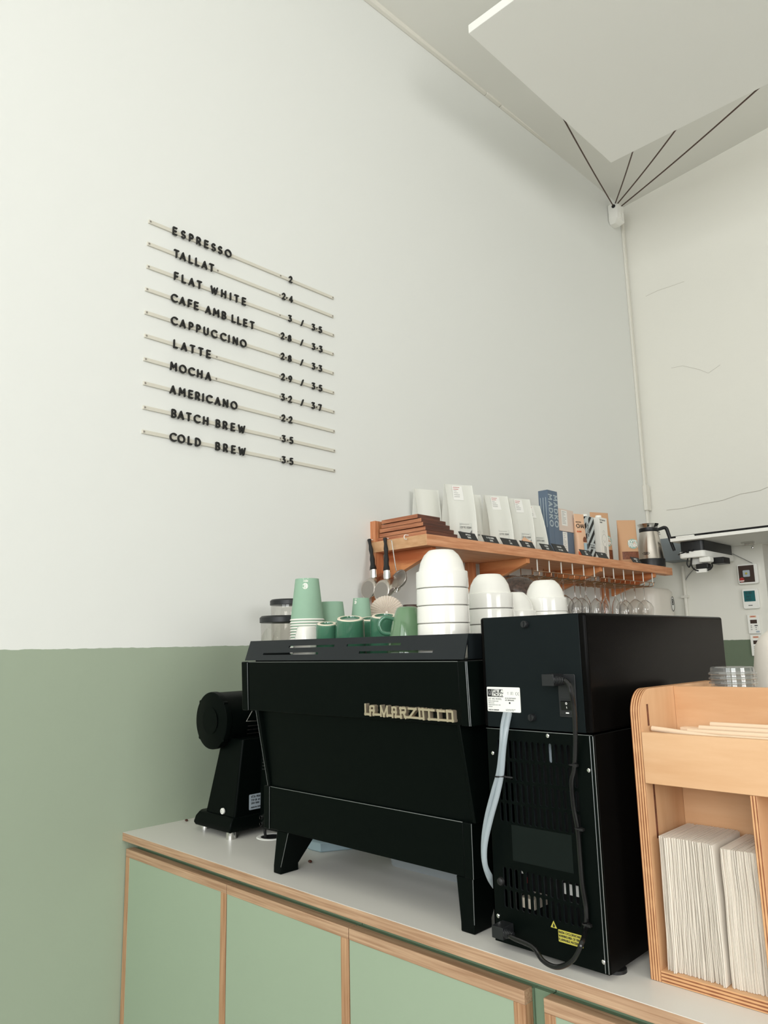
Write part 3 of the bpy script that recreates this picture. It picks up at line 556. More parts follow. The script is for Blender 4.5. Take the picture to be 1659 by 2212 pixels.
# vented rear cover: plate with rounded slots
def slot_cell(m, x0, x1, z0, z1, hx, hz0, hz1, y, th):
    cx = (x0+x1)/2; k = 6
    hole = arc(cx, hz1-hx, hx, hx, 0, 180, k)+arc(cx, hz0+hx, hx, hx, 180, 360, k); n = len(hole)
    out = [(x1, hz1-hx)]+[(x1 if i < k/3 else (x0 if i > 2*k/3 else cx+(x1-cx)*(1-2*(i-k/3)/(k/3))), z1) for i in range(1, k)]+[(x0, hz1-hx)]
    out += [(x0, hz0+hx)]+[(x0 if i < k/3 else (x1 if i > 2*k/3 else cx-(x1-cx)*(1-2*(i-k/3)/(k/3))), z0) for i in range(1, k)]+[(x1, hz0+hx)]
    o = len(m.v)
    m.v += [(a, y, b) for a, b in hole]+[(a, y, b) for a, b in out]+[(a, y+th, b) for a, b in hole]
    for i in range(n):
        j = (i+1) % n
        m.f.append([o+i, o+j, o+n+j, o+n+i]); m.m.append(0); m.f.append([o+i, o+2*n+i, o+2*n+j, o+j]); m.m.append(1)
vp = MB(); Y0 = 0.0278
rowsz = [(1.2690, 1.3010), (1.2330, 1.2650), (1.1965, 1.2285), (1.1610, 1.1930), (1.0530, 1.0850), (1.0190, 1.0490)]
xs0, dx, nc = 1.3455, 0.0118, 14; xs1 = xs0+dx*nc
bounds = [1.3030, 1.2670, 1.2308, 1.1948, 1.1592]
def quad(x0, x1, z0, z1): vp.add([(x0, Y0, z0), (x1, Y0, z0), (x1, Y0, z1), (x0, Y0, z1)], [(0,1,2,3)])
for r_, (a, b) in enumerate(rowsz):
    zt, zb = (bounds[r_], bounds[r_+1]) if r_ < 4 else ((1.0870, 1.0510) if r_ == 4 else (1.0510, 1.0170))
    for k in range(nc): slot_cell(vp, xs0+dx*k, xs0+dx*(k+1), zb, zt, 0.0034, a, b, Y0, 0.003)
quad(1.3245, xs0, 0.9605, 1.3190); quad(xs1, 1.5415, 0.9605, 1.3190)
quad(xs0, xs1, 1.3030, 1.3190); quad(xs0, xs1, 1.0870, 1.1592); quad(xs0, xs1, 0.9605, 1.0170)
vp.box(1.3245, 1.3265, Y0, 0.031, 0.9605, 1.319).box(1.5395, 1.5415, Y0, 0.031, 0.9605, 1.319)
obj('vent_cover', vp, ['black', 'black_rail'], mu, smooth=False)
inn = obj('inner_chassis', MB().box(1.335, 1.53, 0.10, 0.59, 0.966, 1.31), 'dark_in', mu)
obj('component_label', MB().box(1.364, 1.371, 0.06, 0.062, 1.070, 1.082).box(1.392, 1.397, 0.06, 0.062, 1.066, 1.080), 'label', inn)
obj('component_label', MB().box(1.449, 1.52, 0.06, 0.062, 1.053, 1.070), 'label', inn)
obj('component_label', MB().box(1.372, 1.376, 0.058, 0.060, 1.056, 1.066), 'red', inn)
obj('component_label', MB().box(1.435, 1.440, 0.06, 0.062, 1.262, 1.301).box(1.5, 1.506, 0.06, 0.062, 1.232, 1.262), 'label_gy', inn)
obj('fan_housing', MB().box(1.365, 1.395, 0.05, 0.09, 1.018, 1.034), 'unglazed', inn)
obj('backing_patch', MB().box(1.3705, 1.4895, Y0-0.0004, Y0, 1.0990, 1.1580), 'patch', mu, label='matt black rectangle stuck over the vents')
for x, z in ((1.4245, 1.5035), (1.4290, 1.3430)):
    k = obj('thumb_screw', MB().lathe([(0.0062, 0), (0.0064, -0.008), (0.0055, -0.0095)], (x, 0.0268, z), 16, 'Y').box(x-0.001, x+0.001, 0.0155, 0.018, z-0.005, z+0.005), 'plastic_bk', mu)
for x, z in ((1.3378, 1.276), (1.3668, 1.3130), (1.4555, 1.3135), (1.5295, 1.2640), (1.3335, 1.0020), (1.5330, 0.9780)):
    obj('screw', MB().lathe([(0.0036, 0), (0.0034, -0.0016), (0.002, -0.0026)], (x, Y0, z), 12, 'Y'), 'chrome', mu)
obj('hole_plug', MB().lathe([(0.0075, 0), (0.0060, -0.004), (0.003, -0.006)], (1.3425, Y0, 1.0600), 16, 'Y'), 'rubber', mu)
# maker's label
lb = MB().prism(rrect(1.3315, 1.4040, 1.3495, 1.3930, 0.002), onY(0.0268), 0, 0.0005)
L_ = onY(0.0263)
lb.prism([(1.3330, 1.3755), (1.3675, 1.3755), (1.3675, 1.3890), (1.3330, 1.3890)], L_, 0, 0.0002, 1)
lb.write('LATTE ART', 0.0042, L_, 0.0002, 0.0004, 1.3435, 1.3835, t=0.26, gap=0.22, mi=0).write('FACTORY', 0.0042, L_, 0.0002, 0.0004, 1.3435, 1.3772, t=0.26, gap=0.22, mi=0)
lb.stroke(arc(1.3382, 1.3823, 0.0028, 0.0036, 0, 360, 12), 0.0012, L_, 0.0002, 0.0004, 2).stroke(arc(1.3382, 1.3815, 0.0012, 0.0016, 180, 420, 8), 0.0008, L_, 0.0002, 0.0004, 2)
lb.write('LAF IMS MODUL', 0.0028, L_, 0, 0.0002, 1.3340, 1.3705, t=0.15, gap=0.3, mi=3)
for i, s_ in enumerate(('BARISTA PRODUCTIONS', 'GMBH CO KG', 'HABERSTRASSE 30-32, 45141', 'GERMANY')): lb.write(s_, 0.0014, L_, 0, 0.0002, 1.3340, 1.3670-i*0.0032, t=0.16, gap=0.3, mi=3)
lb.write('MADE IN GERMANY', 0.0018, L_, 0, 0.0002, 1.3340, 1.3515, t=0.2, gap=0.3, mi=1)
lb.write('LATTEARTFACTORY.COM', 0.0012, L_, 0, 0.0002, 1.3720, 1.3535, t=0.16, gap=0.3, mi=3).write('TYPE LAF 230V 50HZ', 0.0012, L_, 0, 0.0002, 1.3720, 1.3515, t=0.16, gap=0.3, mi=3)
lb.write('SN BL2009F00030', 0.0019, L_, 0, 0.0002, 1.3715, 1.3728, t=0.18, gap=0.3, mi=3).write('ART 8810006006', 0.0017, L_, 0, 0.0002, 1.3715, 1.3693, t=0.18, gap=0.3, mi=1)
for cx in (1.3955, 1.4000): lb.stroke(arc(cx+0.0010, 1.3820, 0.0018, 0.0024, 70, 290, 8), 0.0005, L_, 0, 0.0002, 1)
lb.stroke([(1.3994, 1.3820), (1.4006, 1.3820)], 0.0004, L_, 0, 0.0002, 1)
lb.stroke(rrect(1.3840, 1.3890, 1.3796, 1.3846, 0.0005, 1), 0.0004, L_, 0, 0.0002, 3).write('E', 0.0028, L_, 0, 0.0002, 1.3857, 1.3807, mi=3).write('T', 0.0036, L_, 0, 0.0002, 1.3770, 1.3803, mi=3)
lb.prism([(1.3795, 1.3640), (1.3825, 1.3640), (1.3825, 1.3670), (1.3795, 1.3670)], L_, 0, 0.0002, 1)
obj('rating_label', lb, ['label', 'ink', 'ink_gy', 'ink_gy'], mu, smooth=False, label='white printed label')
# mains inlet with switch
inlet = MB().prism(rrect(1.4835, 1.5165, 1.3465, 1.4175, 0.002), onY(0.0268), 0, 0.0025)
inlet.prism(rrect(1.4860, 1.5140, 1.3505, 1.3760, 0.001), onY(0.0243), 0, 0.0012)
io = obj('mains_inlet', inlet, 'plastic_bk', mu, bevel=0.0005)
sw = MB().add([(1.4885, 0.0225, 1.3580), (1.5105, 0.0225, 1.3580), (1.5105, 0.0205, 1.3720), (1.4885, 0.0205, 1.3720), (1.4885, 0.0243, 1.3580), (1.5105, 0.0243, 1.3580), (1.5105, 0.0243, 1.3740), (1.4885, 0.0243, 1.3740)], [(0,1,2,3), (0,4,5,1), (1,5,6,2), (2,6,7,3), (3,7,4,0)])
sf = lambda a, b, d: (a, 0.0225-0.002*(b-1.3580)/0.014-d, b)
sw.stroke(arc(1.4995, 1.3692, 0.0013, 0.0017, 0, 360, 10), 0.0008, sf, 0, 0.0002, 1).stroke([(1.4995, 1.3612), (1.4992, 1.3638)], 0.0008, sf, 0, 0.0002, 1)
sw.box(1.4965, 1.5025, 0.0228, 0.0232, 1.3526, 1.3546, 1)
obj('rocker_switch', sw, ['black_gloss', 'label'], io, smooth=False)
def plug(name, x, z, n=6):
    m = MB(); m.box(x-0.019, x+0.004, -0.006, 0.026, z-0.0095, z+0.0095)
    for i in range(n): m.lathe([(0.0078-0.0005*i, 0), (0.0082-0.0005*i, 0.0009), (0.0078-0.0005*i, 0.0018), (0.0055-0.0003*i, 0.0022)], (x+0.004+i*0.0027, 0.002, z), 14, 'X')
    return obj(name, m, 'plastic_bk', mu, bevel=0.002)
plug('power_plug', 1.4905, 1.4085); plug('power_plug', 1.3620, 0.9880)
cord = [(1.511, 0.002, 1.4085), (1.519, 0.001, 1.402), (1.5235, 0.0, 1.385), (1.5238, 0.004, 1.355), (1.518, 0.012, 1.315), (1.511, 0.019, 1.285), (1.506, 0.021, 1.262)]
c2 = cord+[(1.5002, 0.021, 1.243), (1.5009, 0.021, 1.2069), (1.5058, 0.021, 1.1717), (1.5068, 0.021, 1.1295), (1.5077, 0.021, 1.0879), (1.5117, 0.021, 1.0542), (1.5093, 0.021, 1.0231)]
c3 = c2+[(1.5178, -0.01, 1.0099), (1.5032, -0.01, 0.9865), (1.484, -0.01, 0.9711), (1.4652, -0.01, 0.965), (1.445, -0.01, 0.9693), (1.4268, -0.01, 0.9848), (1.383, -0.004, 0.987), (1.376, 0.002, 0.988)]
obj('power_cord', MB().tube(spline(c3, 7), 0.0040, 10), 'black_gloss', mu)
for (x, y) in [(1.5046, 1.2713), (1.5081, 1.1723), (1.5104, 1.0297)]:
    obj('cable_tie', MB().tube([(x+0.006*math.cos(q), 0.021+0.006*math.sin(q), y) for q in [2*PI*i/12 for i in range(12)]], 0.0012, 6, closed=True).box(x+0.004, x+0.011, 0.014, 0.02, y-0.002, y+0.002), 'rubber', mu)
h1 = [(1.3708, 0.026, 1.3479), (1.3734, 0.012, 1.3252), (1.3723, 0.006, 1.2862), (1.3654, 0.004, 1.2468), (1.354, 0.002, 1.2148), (1.3373, 0.002, 1.1702), (1.3264, 0.004, 1.1298), (1.3193, 0.012, 1.0924), (1.3142, 0.03, 1.0608), (1.3029, 0.06, 1.0364)]
h2 = [(1.3813, 0.024, 1.3485), (1.3826, 0.01, 1.3219), (1.3787, 0.004, 1.2869), (1.3738, 0.002, 1.2479), (1.3657, -0.002, 1.2129), (1.3482, -0.002, 1.1685), (1.3321, 0.0, 1.1237), (1.3242, 0.008, 1.0903), (1.318, 0.028, 1.0658), (1.3076, 0.06, 1.0452)]
for h in (h1, h2): obj('hose', MB().tube(spline(h, 7), 0.0044, 12, caps=False), 'tube', mu)
hx, hz = (1.3688, 1.2418)
obj('cable_tie', MB().tube([(hx+0.010*math.cos(q), 0.004+0.007*math.sin(q), hz+0.001*math.cos(q)) for q in [2*PI*i/14 for i in range(14)]], 0.0013, 6, closed=True).tube([(hx+0.01, 0.004, hz), (hx+0.022, 0.010, hz-0.001)], 0.0015, 6), 'rubber', mu)
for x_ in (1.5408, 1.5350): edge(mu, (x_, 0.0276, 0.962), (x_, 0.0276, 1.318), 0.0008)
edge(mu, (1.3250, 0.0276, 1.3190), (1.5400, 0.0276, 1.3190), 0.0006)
# flammable-gas warning
wl = MB().prism([(1.4395, 1.0075), (1.4515, 1.0075), (1.4455, 1.0185)], onY(Y0), 0, 0.0004)
wl.prism([(1.4440, 1.0085), (1.4472, 1.0085), (1.4478, 1.0110), (1.4456, 1.0150), (1.4438, 1.0110)], onY(Y0), 0.0004, 0.0006, 1)
wl.prism(rrect(1.4535, 1.4985, 0.9890, 1.0075, 0.001, 2), lambda a, b, d: (a, Y0-d, b), 0, 0.0004)
for i, s_ in enumerate(('R600A CYCLOPENTANE', 'WARNING RISK OF FIRE', 'FLAMMABLE MATERIALS')): wl.write(s_, 0.0030, onY(Y0), 0.0004, 0.0006, 1.4545, 1.0025-i*0.0055, t=0.2, gap=0.16, mi=1)
obj('warning_label', wl, ['yellow', 'ink'], mu, smooth=False, label='yellow warning label')
for x, y in ((1.350, 0.07), (1.525, 0.075), (1.35, 0.6), (1.52, 0.6)):
    obj('foot', MB().lathe([(0.019, 0), (0.0185, 0.005), (0.009, 0.008), (0.009, 0.0101)], (x, y, 0.95), 20), 'rubber', mu)

# ================================================================== grinders
g1 = thing('coffee_grinder', 'black shop grinder with round motor housing, against the green wall', 'coffee grinder', (0.235, 0.3, 0.95))
def octa(x0, x1, y0, y1, c, z): return [(x0+c, y0, z), (x1, y0, z), (x1, y1, z), (x0+c, y1, z), (x0, y1-c, z), (x0, y0+c, z)]
obj('base', MB().loft([octa(0.122, 0.330, 0.150, 0.47, 0.030, 0.9665), octa(0.116, 0.333, 0.147, 0.475, 0.030, 0.975), octa(0.120, 0.333, 0.150, 0.47, 0.032, 0.992), octa(0.150, 0.330, 0.160, 0.45, 0.010, 1.006)]), 'black', g1, bevel=0.003)
def col(y): return [(0.162, y), (0.326, y)]
cm = MB().loft([[(0.176, 0.172, 1.004), (0.184, 0.166, 1.004), (0.322, 0.166, 1.004), (0.326, 0.170, 1.004), (0.326, 0.42, 1.004), (0.176, 0.42, 1.004)], [(0.218, 0.196, 1.215), (0.226, 0.190, 1.215), (0.326, 0.190, 1.215), (0.330, 0.194, 1.215), (0.330, 0.40, 1.215), (0.218, 0.40, 1.215)]])
obj('column', cm, 'black', g1, bevel=0.002)
mc = MB().lathe([(0.0785, 0.158), (0.0820, 0.160), (0.0830, 0.164), (0.0830, 0.176), (0.0805, 0.178), (0.0805, 0.50)], (0.210, 0, 1.2650), 48, 'Y')
mo = obj('motor_housing', mc, 'black', g1)
cap = MB().lathe([(0.0370, 0.1575), (0.0390, 0.155), (0.0330, 0.1545)], (0.210, 0, 1.2650), 36, 'Y')
for q in (40, 140, 220, 320): cap.lathe([(0.0060, 0.1600), (0.0060, 0.172), (0.0045, 0.176)], (0.210+0.0795*math.cos(math.radians(q)), 0, 1.265+0.0795*math.sin(math.radians(q))), 12, 'Y')
obj('end_cover', cap, 'black', mo)
v = MB()
for i in range(5): v.box(0.2895-i*0.0015, 0.2915-i*0.003, 0.235, 0.285, 1.246-i*0.011, 1.2475-i*0.011)
obj('vent_slot', v, 'steel_dk', mo)
obj('rating_plate', MB().prism(rrect(0.215, 0.33, 1.018, 1.060, 0.003), onX(0.3275), 0, 0.0006).write('VTA MAHLSYSTEM', 0.0055, onX(0.3275), 0.0006, 0.0009, 0.222, 1.0505, t=0.2, mi=1).write('TYP EK 43', 0.0045, onX(0.3275), 0.0006, 0.0009, 0.222, 1.0415, t=0.2, mi=1).write('230V 50HZ', 0.0040, onX(0.3275), 0.0006, 0.0009, 0.222, 1.0335, t=0.2, mi=1).write('MADE IN GERMANY', 0.0035, onX(0.3275), 0.0006, 0.0009, 0.222, 1.0225, t=0.2, mi=1), ['label_gy', 'ink'], g1, smooth=False)
sx_, sz_ = (0.2718, 1.0169)
obj('power_button', MB().lathe([(0.0085, 0.166), (0.0085, 0.1615), (0.0075, 0.1605)], (sx_, 0, sz_), 18, 'Y').stroke(arc(sx_, sz_, 0.0035, 0.0035, 110, 430, 10), 0.0008, onY(0.1605), 0, 0.0003, 1), ['panel_w', 'ink_gy'], g1)
for x, y in ((0.318, 0.162), (0.150, 0.185), (0.31, 0.44), (0.16, 0.44)):
    obj('foot', MB().lathe([(0.0150, 0), (0.0135, 0.0185)], (x, y, 0.95), 20), 'chrome', g1)
obj('grinding_head', MB().lathe([(0.07, 0.50), (0.085, 0.505), (0.085, 0.56), (0.06, 0.58)], (0.21, 0, 1.265), 32, 'Y'), 'black', g1)
obj('hopper_neck', MB().lathe([(0.045, 0), (0.035, 0.06), (0.05, 0.11)], (0.205, 0.46, 1.335), 28), 'plastic_bk', g1)
def hopper(parent, x, y, z0, z1, r, lidh):
    obj('hopper', MB().lathe([(r*0.55, z0), (r*0.92, z0+(z1-z0)*0.35), (r*0.95, z1)], (x, y, 0), 40, cap0=False, cap1=False), 'clear', parent)
    return obj('hopper_lid', MB().lathe([(r*0.965, 0), (r, 0.001), (r, lidh*0.75), (r*0.93, lidh), (r*0.5, lidh)], (x, y, z1), 40), 'plastic_bk', parent)
hopper(g1, 0.205, 0.46, 1.44, 1.613, 0.066, 0.019)
obj('bag_holder', MB().tube([(0.34, 0.2142, 1.2938), (0.34, 0.1934, 1.2668), (0.34, 0.2325, 1.2648)], 0.0012, 6), 'chrome', g1)
g2 = thing('coffee_grinder', 'slim black grinder half hidden behind the left end of the espresso machine', 'coffee grinder', (0.455, 0.40, 0.95))
bd = MB().loft([[(x, y, z) for x, y in rrect(0.3715+i, 0.535-i, 0.2165+i, 0.45, 0.010, 3)] for z, i in ((0.976, 0.004), (0.982, 0.0), (1.40, 0.004), (1.41, 0.010))])
obj('body', bd, 'black', g2, bevel=0.001)
v = MB()
for i in range(7): v.box(0.388, 0.428, 0.2157, 0.219, 1.135+i*0.009, 1.1375+i*0.009)
obj('vent_slot', v, 'dark_in', g2)
for x, z in [(0.3838, 0.9889), (0.3836, 1.006)]:
    obj('socket', MB().lathe([(0.0065, 0), (0.006, -0.003), (0.004, -0.003), (0.0035, 0.0)], (x, 0.2165, z), 14, 'Y'), 'chrome', g2)
for x, y in ((0.50, 0.245), (0.51, 0.42), (0.395, 0.42), (0.46, 0.33)): obj('foot', MB().lathe([(0.016, 0), (0.014, 0.0265)], (x, y, 0.95), 16), 'rubber', g2)
hopper(g2, 0.400, 0.282, 1.42, 1.5465, 0.071, 0.020)
obj('hopper_neck', MB().lathe([(0.06, 0), (0.042, 0.03)], (0.42, 0.300, 1.405), 24), 'plastic_bk', g2)
obj('mains_cord', MB().tube(spline([(0.388, 0.232, 0.985), (0.386, 0.228, 0.970), (0.388, 0.228, 0.958), (0.389, 0.229, 0.9511)], 5), 0.004, 8), 'rubber', g2)

# things under and behind the machine
tb = thing('plastic_tray', 'pale blue many-sided plastic tray under the espresso machine', 'tray', (0.62, 0.30, 0.95))
def poly(s_, z): return [(0.60+(x-0.60)*s_, 0.31+(y-0.31)*s_, z) for x, y in ((0.536, 0.250), (0.560, 0.232), (0.590, 0.225), (0.624, 0.228), (0.664, 0.300), (0.664, 0.37), (0.536, 0.37))]
obj('tray_body', MB().loft([poly(0.96, 0.95), poly(1.0, 0.953), poly(1.0, 0.972), poly(0.95, 0.974)]), 'bluepl', tb, bevel=0.001)
obj('tamper_mat', MB().box(0.56, 0.65, 0.27, 0.36, 0.974, 0.983), 'rubber', tb, bevel=0.002)
tb2 = thing('plastic_tub', 'shallow milky plastic tub on the worktop beneath the espresso machine', 'tub', (0.95, 0.36, 0.95))
obj('tub_body', MB().loft([[(x, y, z) for x, y in rrect(0.83-i, 1.10+i, 0.262-i, 0.50+i, 0.03, 5)] for z, i in ((0.9503, 0.0), (0.985, 0.006), (1.015, 0.010))], caps=True), 'tub', tb2)
obj('tub_rim', MB().tube([(x, y, 1.015) for x, y in rrect(0.82, 1.11, 0.252, 0.51, 0.03, 5)], 0.003, 8, closed=True), 'panel_w', tb2)

# ================================================================== birch organiser with napkins
og = thing('napkin_organiser', 'birch plywood counter organiser with rounded shoulders, holding napkins and straws', 'organiser', (1.80, 0.24, 0.95))
prof = [(0.081, 0.9505), (0.406, 0.9505), (0.406, 1.3905)]+arc(0.121, 1.3505, 0.040, 0.0405, 90, 180, 10)
for a, b in ((1.582, 1.5993), (2.010, 2.0273)):
    s_ = obj('side_panel', MB().prism(prof, sd, a, b, edge=1), ['birch_z', 'birch_ex'], og, bevel=0.0006)
    if a < 1.6:
        for z0, z1 in ((1.331, 1.366), (1.155, 1.242)): obj('groove', MB().box(1.5990, 1.59945, 0.106, 0.1125, z0, z1), 'board', s_)
obj('bottom_panel', MB().box(1.5995, 2.0098, 0.0815, 0.40, 0.9505, 0.9670, front=1), ['birch', 'birch_ez'], og, bevel=0.0005)
obj('front_panel', MB().box(1.5995, 2.0098, 0.0800, 0.0915, 1.2440, 1.3235), 'birch', og, bevel=0.0006)
obj('back_panel', MB().box(1.5995, 2.0098, 0.2165, 0.2285, 0.9675, 1.3900), 'birch', og, bevel=0.0006)
obj('tray_floor', MB().box(1.5995, 2.0098, 0.0920, 0.2160, 1.2440, 1.2560), 'birch', og)
obj('rear_shelf', MB().box(1.5995, 2.0098, 0.2290, 0.4050, 1.3620, 1.3720), 'birch', og)
obj('divider', MB().box(1.7592, 1.7685, 0.0815, 0.2160, 0.9675, 1.2435, front=1), ['birch_z', 'birch_ex'], og, bevel=0.0005)
# napkins standing on edge
def napkin(name, h, curl, seed):
    rnd_ = random.Random(seed); m = MB(); n = 14; w = 0.112
    th = 0.00078
    def cx(t): return curl*math.sin(PI*min(1, t*1.0))*0.5 + (0.010*max(0, 0.14-t)*rnd_.uniform(0.6, 1.0) if curl > 0.0012 else 0)
    F, B = [], []
    ph = rnd_.uniform(0, 6)
    for i in range(n+1):
        t = i/n; z = h*t; x = cx(t)+0.00022*math.sin(5*t*PI+ph); y = 0.0008*math.sin(4*t*PI+ph*2)
        F.append([(x-th, y, z), (x+th*0.3, y-0.0012, z), (x+th, y, z), (x+th, w, z), (x-th, w, z)])
    m.loft(F)
    return obj(name, m, 'napkin', smooth=False)
r2 = random.Random(3)
kinds = {'a': [napkin('paper_napkin', 0.196, 0.0010, k) for k in range(3)], 'b': [napkin('paper_napkin', 0.192, 0.0022, 10+k) for k in range(3)]}
first = {}
def place_nap(src, loc, lab_, rot):
    if src not in first: first[src] = 1; o = src; o.location = loc
    else: o = src.copy(); C.objects.link(o); o.location = loc
    o.rotation_euler = rot
    o['label'] = lab_; o['category'] = 'napkin'; o['group'] = lab_
    return o
for o in kinds['a']+kinds['b']:                                     # bring the mesh back to its own corner
    pass
NA, NB = 40, 34
for i in range(NA):
    t = i/(NA-1); x = 1.6055+0.0885*t
    place_nap(kinds['a'][i % 3], (x+0.003, 0.1465+r2.uniform(-0.0015, 0.002)-(0.006 if i in (5, 6, NA-1, NA-2) else 0), 0.9675), 'white folded paper napkin packed in the left stack of the organiser', (0, 0.010-0.022*t+r2.uniform(-0.003, 0.003), r2.uniform(-0.01, 0.01)))
for i in range(NB):
    t = i/(NB-1); x = 1.6995+0.0520*t
    place_nap(kinds['b'][i % 3], (x+0.003, 0.1480+r2.uniform(-0.002, 0.002)+0.004*t, 0.9675), 'creased paper napkin packed in the right stack beside the birch divider', (0, 0.012-0.014*t+r2.uniform(-0.004, 0.004), r2.uniform(-0.01, 0.01)))
# straws lying in the tray, clear lids behind
def straw(a, b, r=0.0042): return MB().tube([a, b], r, 12, caps=False).tube([a, b], r*0.8, 12, caps=True)
st = [((1.6035, 0.112, 1.3265), (1.80, 0.104, 1.3130), 'leaning up at the left end of the organiser tray', 0.0044),
      ((1.640, 0.130, 1.3170), (1.86, 0.130, 1.3170), 'lying in the tray, nearest the front panel', 0.0043),
      ((1.648, 0.148, 1.3215), (1.88, 0.148, 1.3215), 'lying in the tray, second row from the front', 0.0043),
      ((1.660, 0.166, 1.3260), (1.89, 0.166, 1.3260), 'lying in the tray, third row from the front', 0.0043),
      ((1.672, 0.184, 1.3305), (1.90, 0.184, 1.3305), 'lying in the tray against the back board', 0.0043)]
for a, b, w_, r_ in st: obj('paper_straw', straw(a, b, r_), 'straw', label='cream paper straw '+w_, cat='straw', group='paper straws in the organiser')
for k in range(4):                                                   # the straws under them that fill the tray
    y = 0.121+0.024*k
    obj('paper_straw', MB().box(1.62, 1.90, y-0.010, y+0.010, 1.2565, 1.3115+0.004*k), 'straw', label='bundle of cream paper straws filling the organiser tray, %s from the front' % ORD[k], cat='straw bundle', group='straw bundles in the organiser')
for k in range(5):
    z = 1.3722+k*0.0085; m = MB()
    m.lathe([(0.0400, 0), (0.0412, 0.0015), (0.0400, 0.004), (0.0372, 0.005), (0.0365, 0.0125), (0.0340, 0.0140), (0.010, 0.0140)], (1.664, 0.325, z), 36, cap0=False)
    obj('cup_cover', m, 'lid_clear', label='clear plastic cup lid, %s up in the pile behind the organiser' % ORD[k], cat='lid', group='pile of clear lids')
# ================================================================== crockery on top of the machine
TZ = 1.4431                                                          # the cup tray
CAMXY = (2.1856, -1.1112)
def facing(x, y): return math.atan2(CAMXY[1]-y, CAMXY[0]-x)
def cone_map(c, a0, z0, r0, r1, h):
    """u round an upturned cup (metres), v up its side"""
    def fn(u, v, d):
        r = r0+(r1-r0)*v/h+d; q = a0+u/((r0+r1)/2); return (c[0]+r*math.cos(q), c[1]+r*math.sin(q), z0+v)
    return fn
def paper_cup(r_rim, r_base, h, logo=None, rz=0):
    t = thing('takeaway_cup', '', 'paper cup')
    obj('cup_wall', MB().lathe([(r_rim*0.955, 0.004), (r_base, h), (r_base-0.0012, h), (r_base-0.0016, h-0.006)], seg=40, cap0=False), 'paper_g', t)
    obj('rolled_rim', MB().lathe([(r_rim-0.0035, 0.001), (r_rim-0.001, 0), (r_rim, 0.0014), (r_rim-0.0008, 0.0030), (r_rim*0.955, 0.0042)], seg=40, cap0=False, cap1=False), 'paper_w', t)
    if logo:
        m = MB(); f = cone_map((0, 0), rz, 0, r_rim*0.955, r_base, h); s = logo
        zc = h*0.835
        m.stroke(arc(-0.001*s, zc-0.003*s, 0.0070*s, 0.0070*s, 200, 520, 16), 0.0017*s, f, 0.0001, 0.0004)
        for dx in (-0.002, 0.0026): m.stroke([(dx*s, zc-0.0068*s), (dx*s, zc+0.0015*s)], 0.0034*s, f, 0.0001, 0.0004).stroke([(dx*s, zc+0.001*s), (dx*s, zc+0.0040*s)], 0.001*s, f, 0.0001, 0.0004)
        fl = lambda a, b, d: f(-a, 2*(zc+0.0105*s)-b, d)
        m.write('PEFC', 0.0042*s, fl, 0.0001, 0.0004, 0, zc+0.0082*s, t=0.22, gap=0.3, align='c')
        m.stroke([(-0.0085*s, zc+0.0165*s), (0.0085*s, zc+0.0165*s)], 0.0007*s, f, 0.0001, 0.0004)
        obj('printed_mark', m, 'paper_w', t, smooth=False, label='white printed mark')
    return t
def stack(x, y, r_rim, r_base, h, n, pitch, z0, logo, where, rz=None):
    a = facing(x, y) if rz is None else rz
    top = paper_cup(r_rim, r_base, h, logo, a); top.location = (x, y, z0+pitch*(n-1))
    top['label'] = 'topmost green paper cup of the stack '+where[0]; top['group'] = where[1]
    if n == 1: return
    low = paper_cup(r_rim, r_base, h); k0 = n-2
    low.location = (x, y, z0+pitch*k0); low['label'] = 'green paper cup, second from the top of the stack '+where[0]; low['group'] = where[1]
    for k in range(n-3, -1, -1):
        dup(low, (x, y, z0+pitch*k), 'green paper cup, %s from the top of the stack %s' % (ORD[n-1-k], where[0]), group=where[1])
stack(0.668, 0.150, 0.0450, 0.0308, 0.1085, 15, 0.0070, TZ, 1.0, ('at the left', 'tall stack of green paper cups'), rz=facing(0.668, 0.15)-0.12)
stack(0.653, 0.250, 0.0440, 0.0300, 0.1080, 7, 0.0070, TZ, None, ('behind the tallest one', 'second stack of green paper cups'))
stack(0.680, 0.335, 0.0300, 0.0222, 0.0620, 16, 0.0066, TZ, 0.62, ('below the milk jugs', 'stack of small green paper cups'), rz=facing(0.68, 0.335)-0.75)
# handleless and handled cups, all upside down
def cup(name, prof, mats, mis, label, x, y, cat='cup', handle=None, tip=0.0):
    t = thing(name, label, cat, (x, y, TZ), 'upturned cups on the machine')
    m = MB().lathe(prof, (x, y, TZ), 40, cap0=False, mis=mis); obj('cup_body', m, mats, t)
    if handle: obj('handle', MB().tube(spline(handle, 6), 0.0044, 12), mats[-1] if mats[0] == 'glaze_lt' else mats[0], t)
    if tip:                                                          # these lean towards us, resting on the front of their rims
        a = facing(x, y); h = max(z for r, z in prof); rr = max(r for r, z in prof)
        t.rotation_euler = Matrix.Rotation(tip, 3, (-math.sin(a), math.cos(a), 0)).to_euler()
        t.location = (x-math.cos(a)*h*math.sin(tip)*0.8, y-math.sin(a)*h*math.sin(tip)*0.8, TZ+rr*math.sin(tip)-0.001)
    return t
def glz(rr, rf, h):
    """upturned cup: rim rr below, foot ring rf on top, recessed foot"""
    p_ = [(rr-0.004, 0.001), (rr-0.001, 0), (rr, 0.002), (rr-0.0015-(rr-rf)*0.30, h*0.4), (rf+0.0048, h*0.86), (rf+0.0032, h*0.955), (rf+0.0012, h*0.975), (rf, h*0.997), (rf-0.002, h), (rf-0.0055, h*0.995), (rf-0.0065, h-0.0032), (0.002, h-0.0036)]
    return p_, [0]*6+[1]*3+[0]*2
w_ = [(0.034, 0), (0.0365, 0.001), (0.0355, 0.012), (0.033, 0.035), (0.0275, 0.062), (0.0235, 0.0775), (0.021, 0.0795), (0.005, 0.0795)]
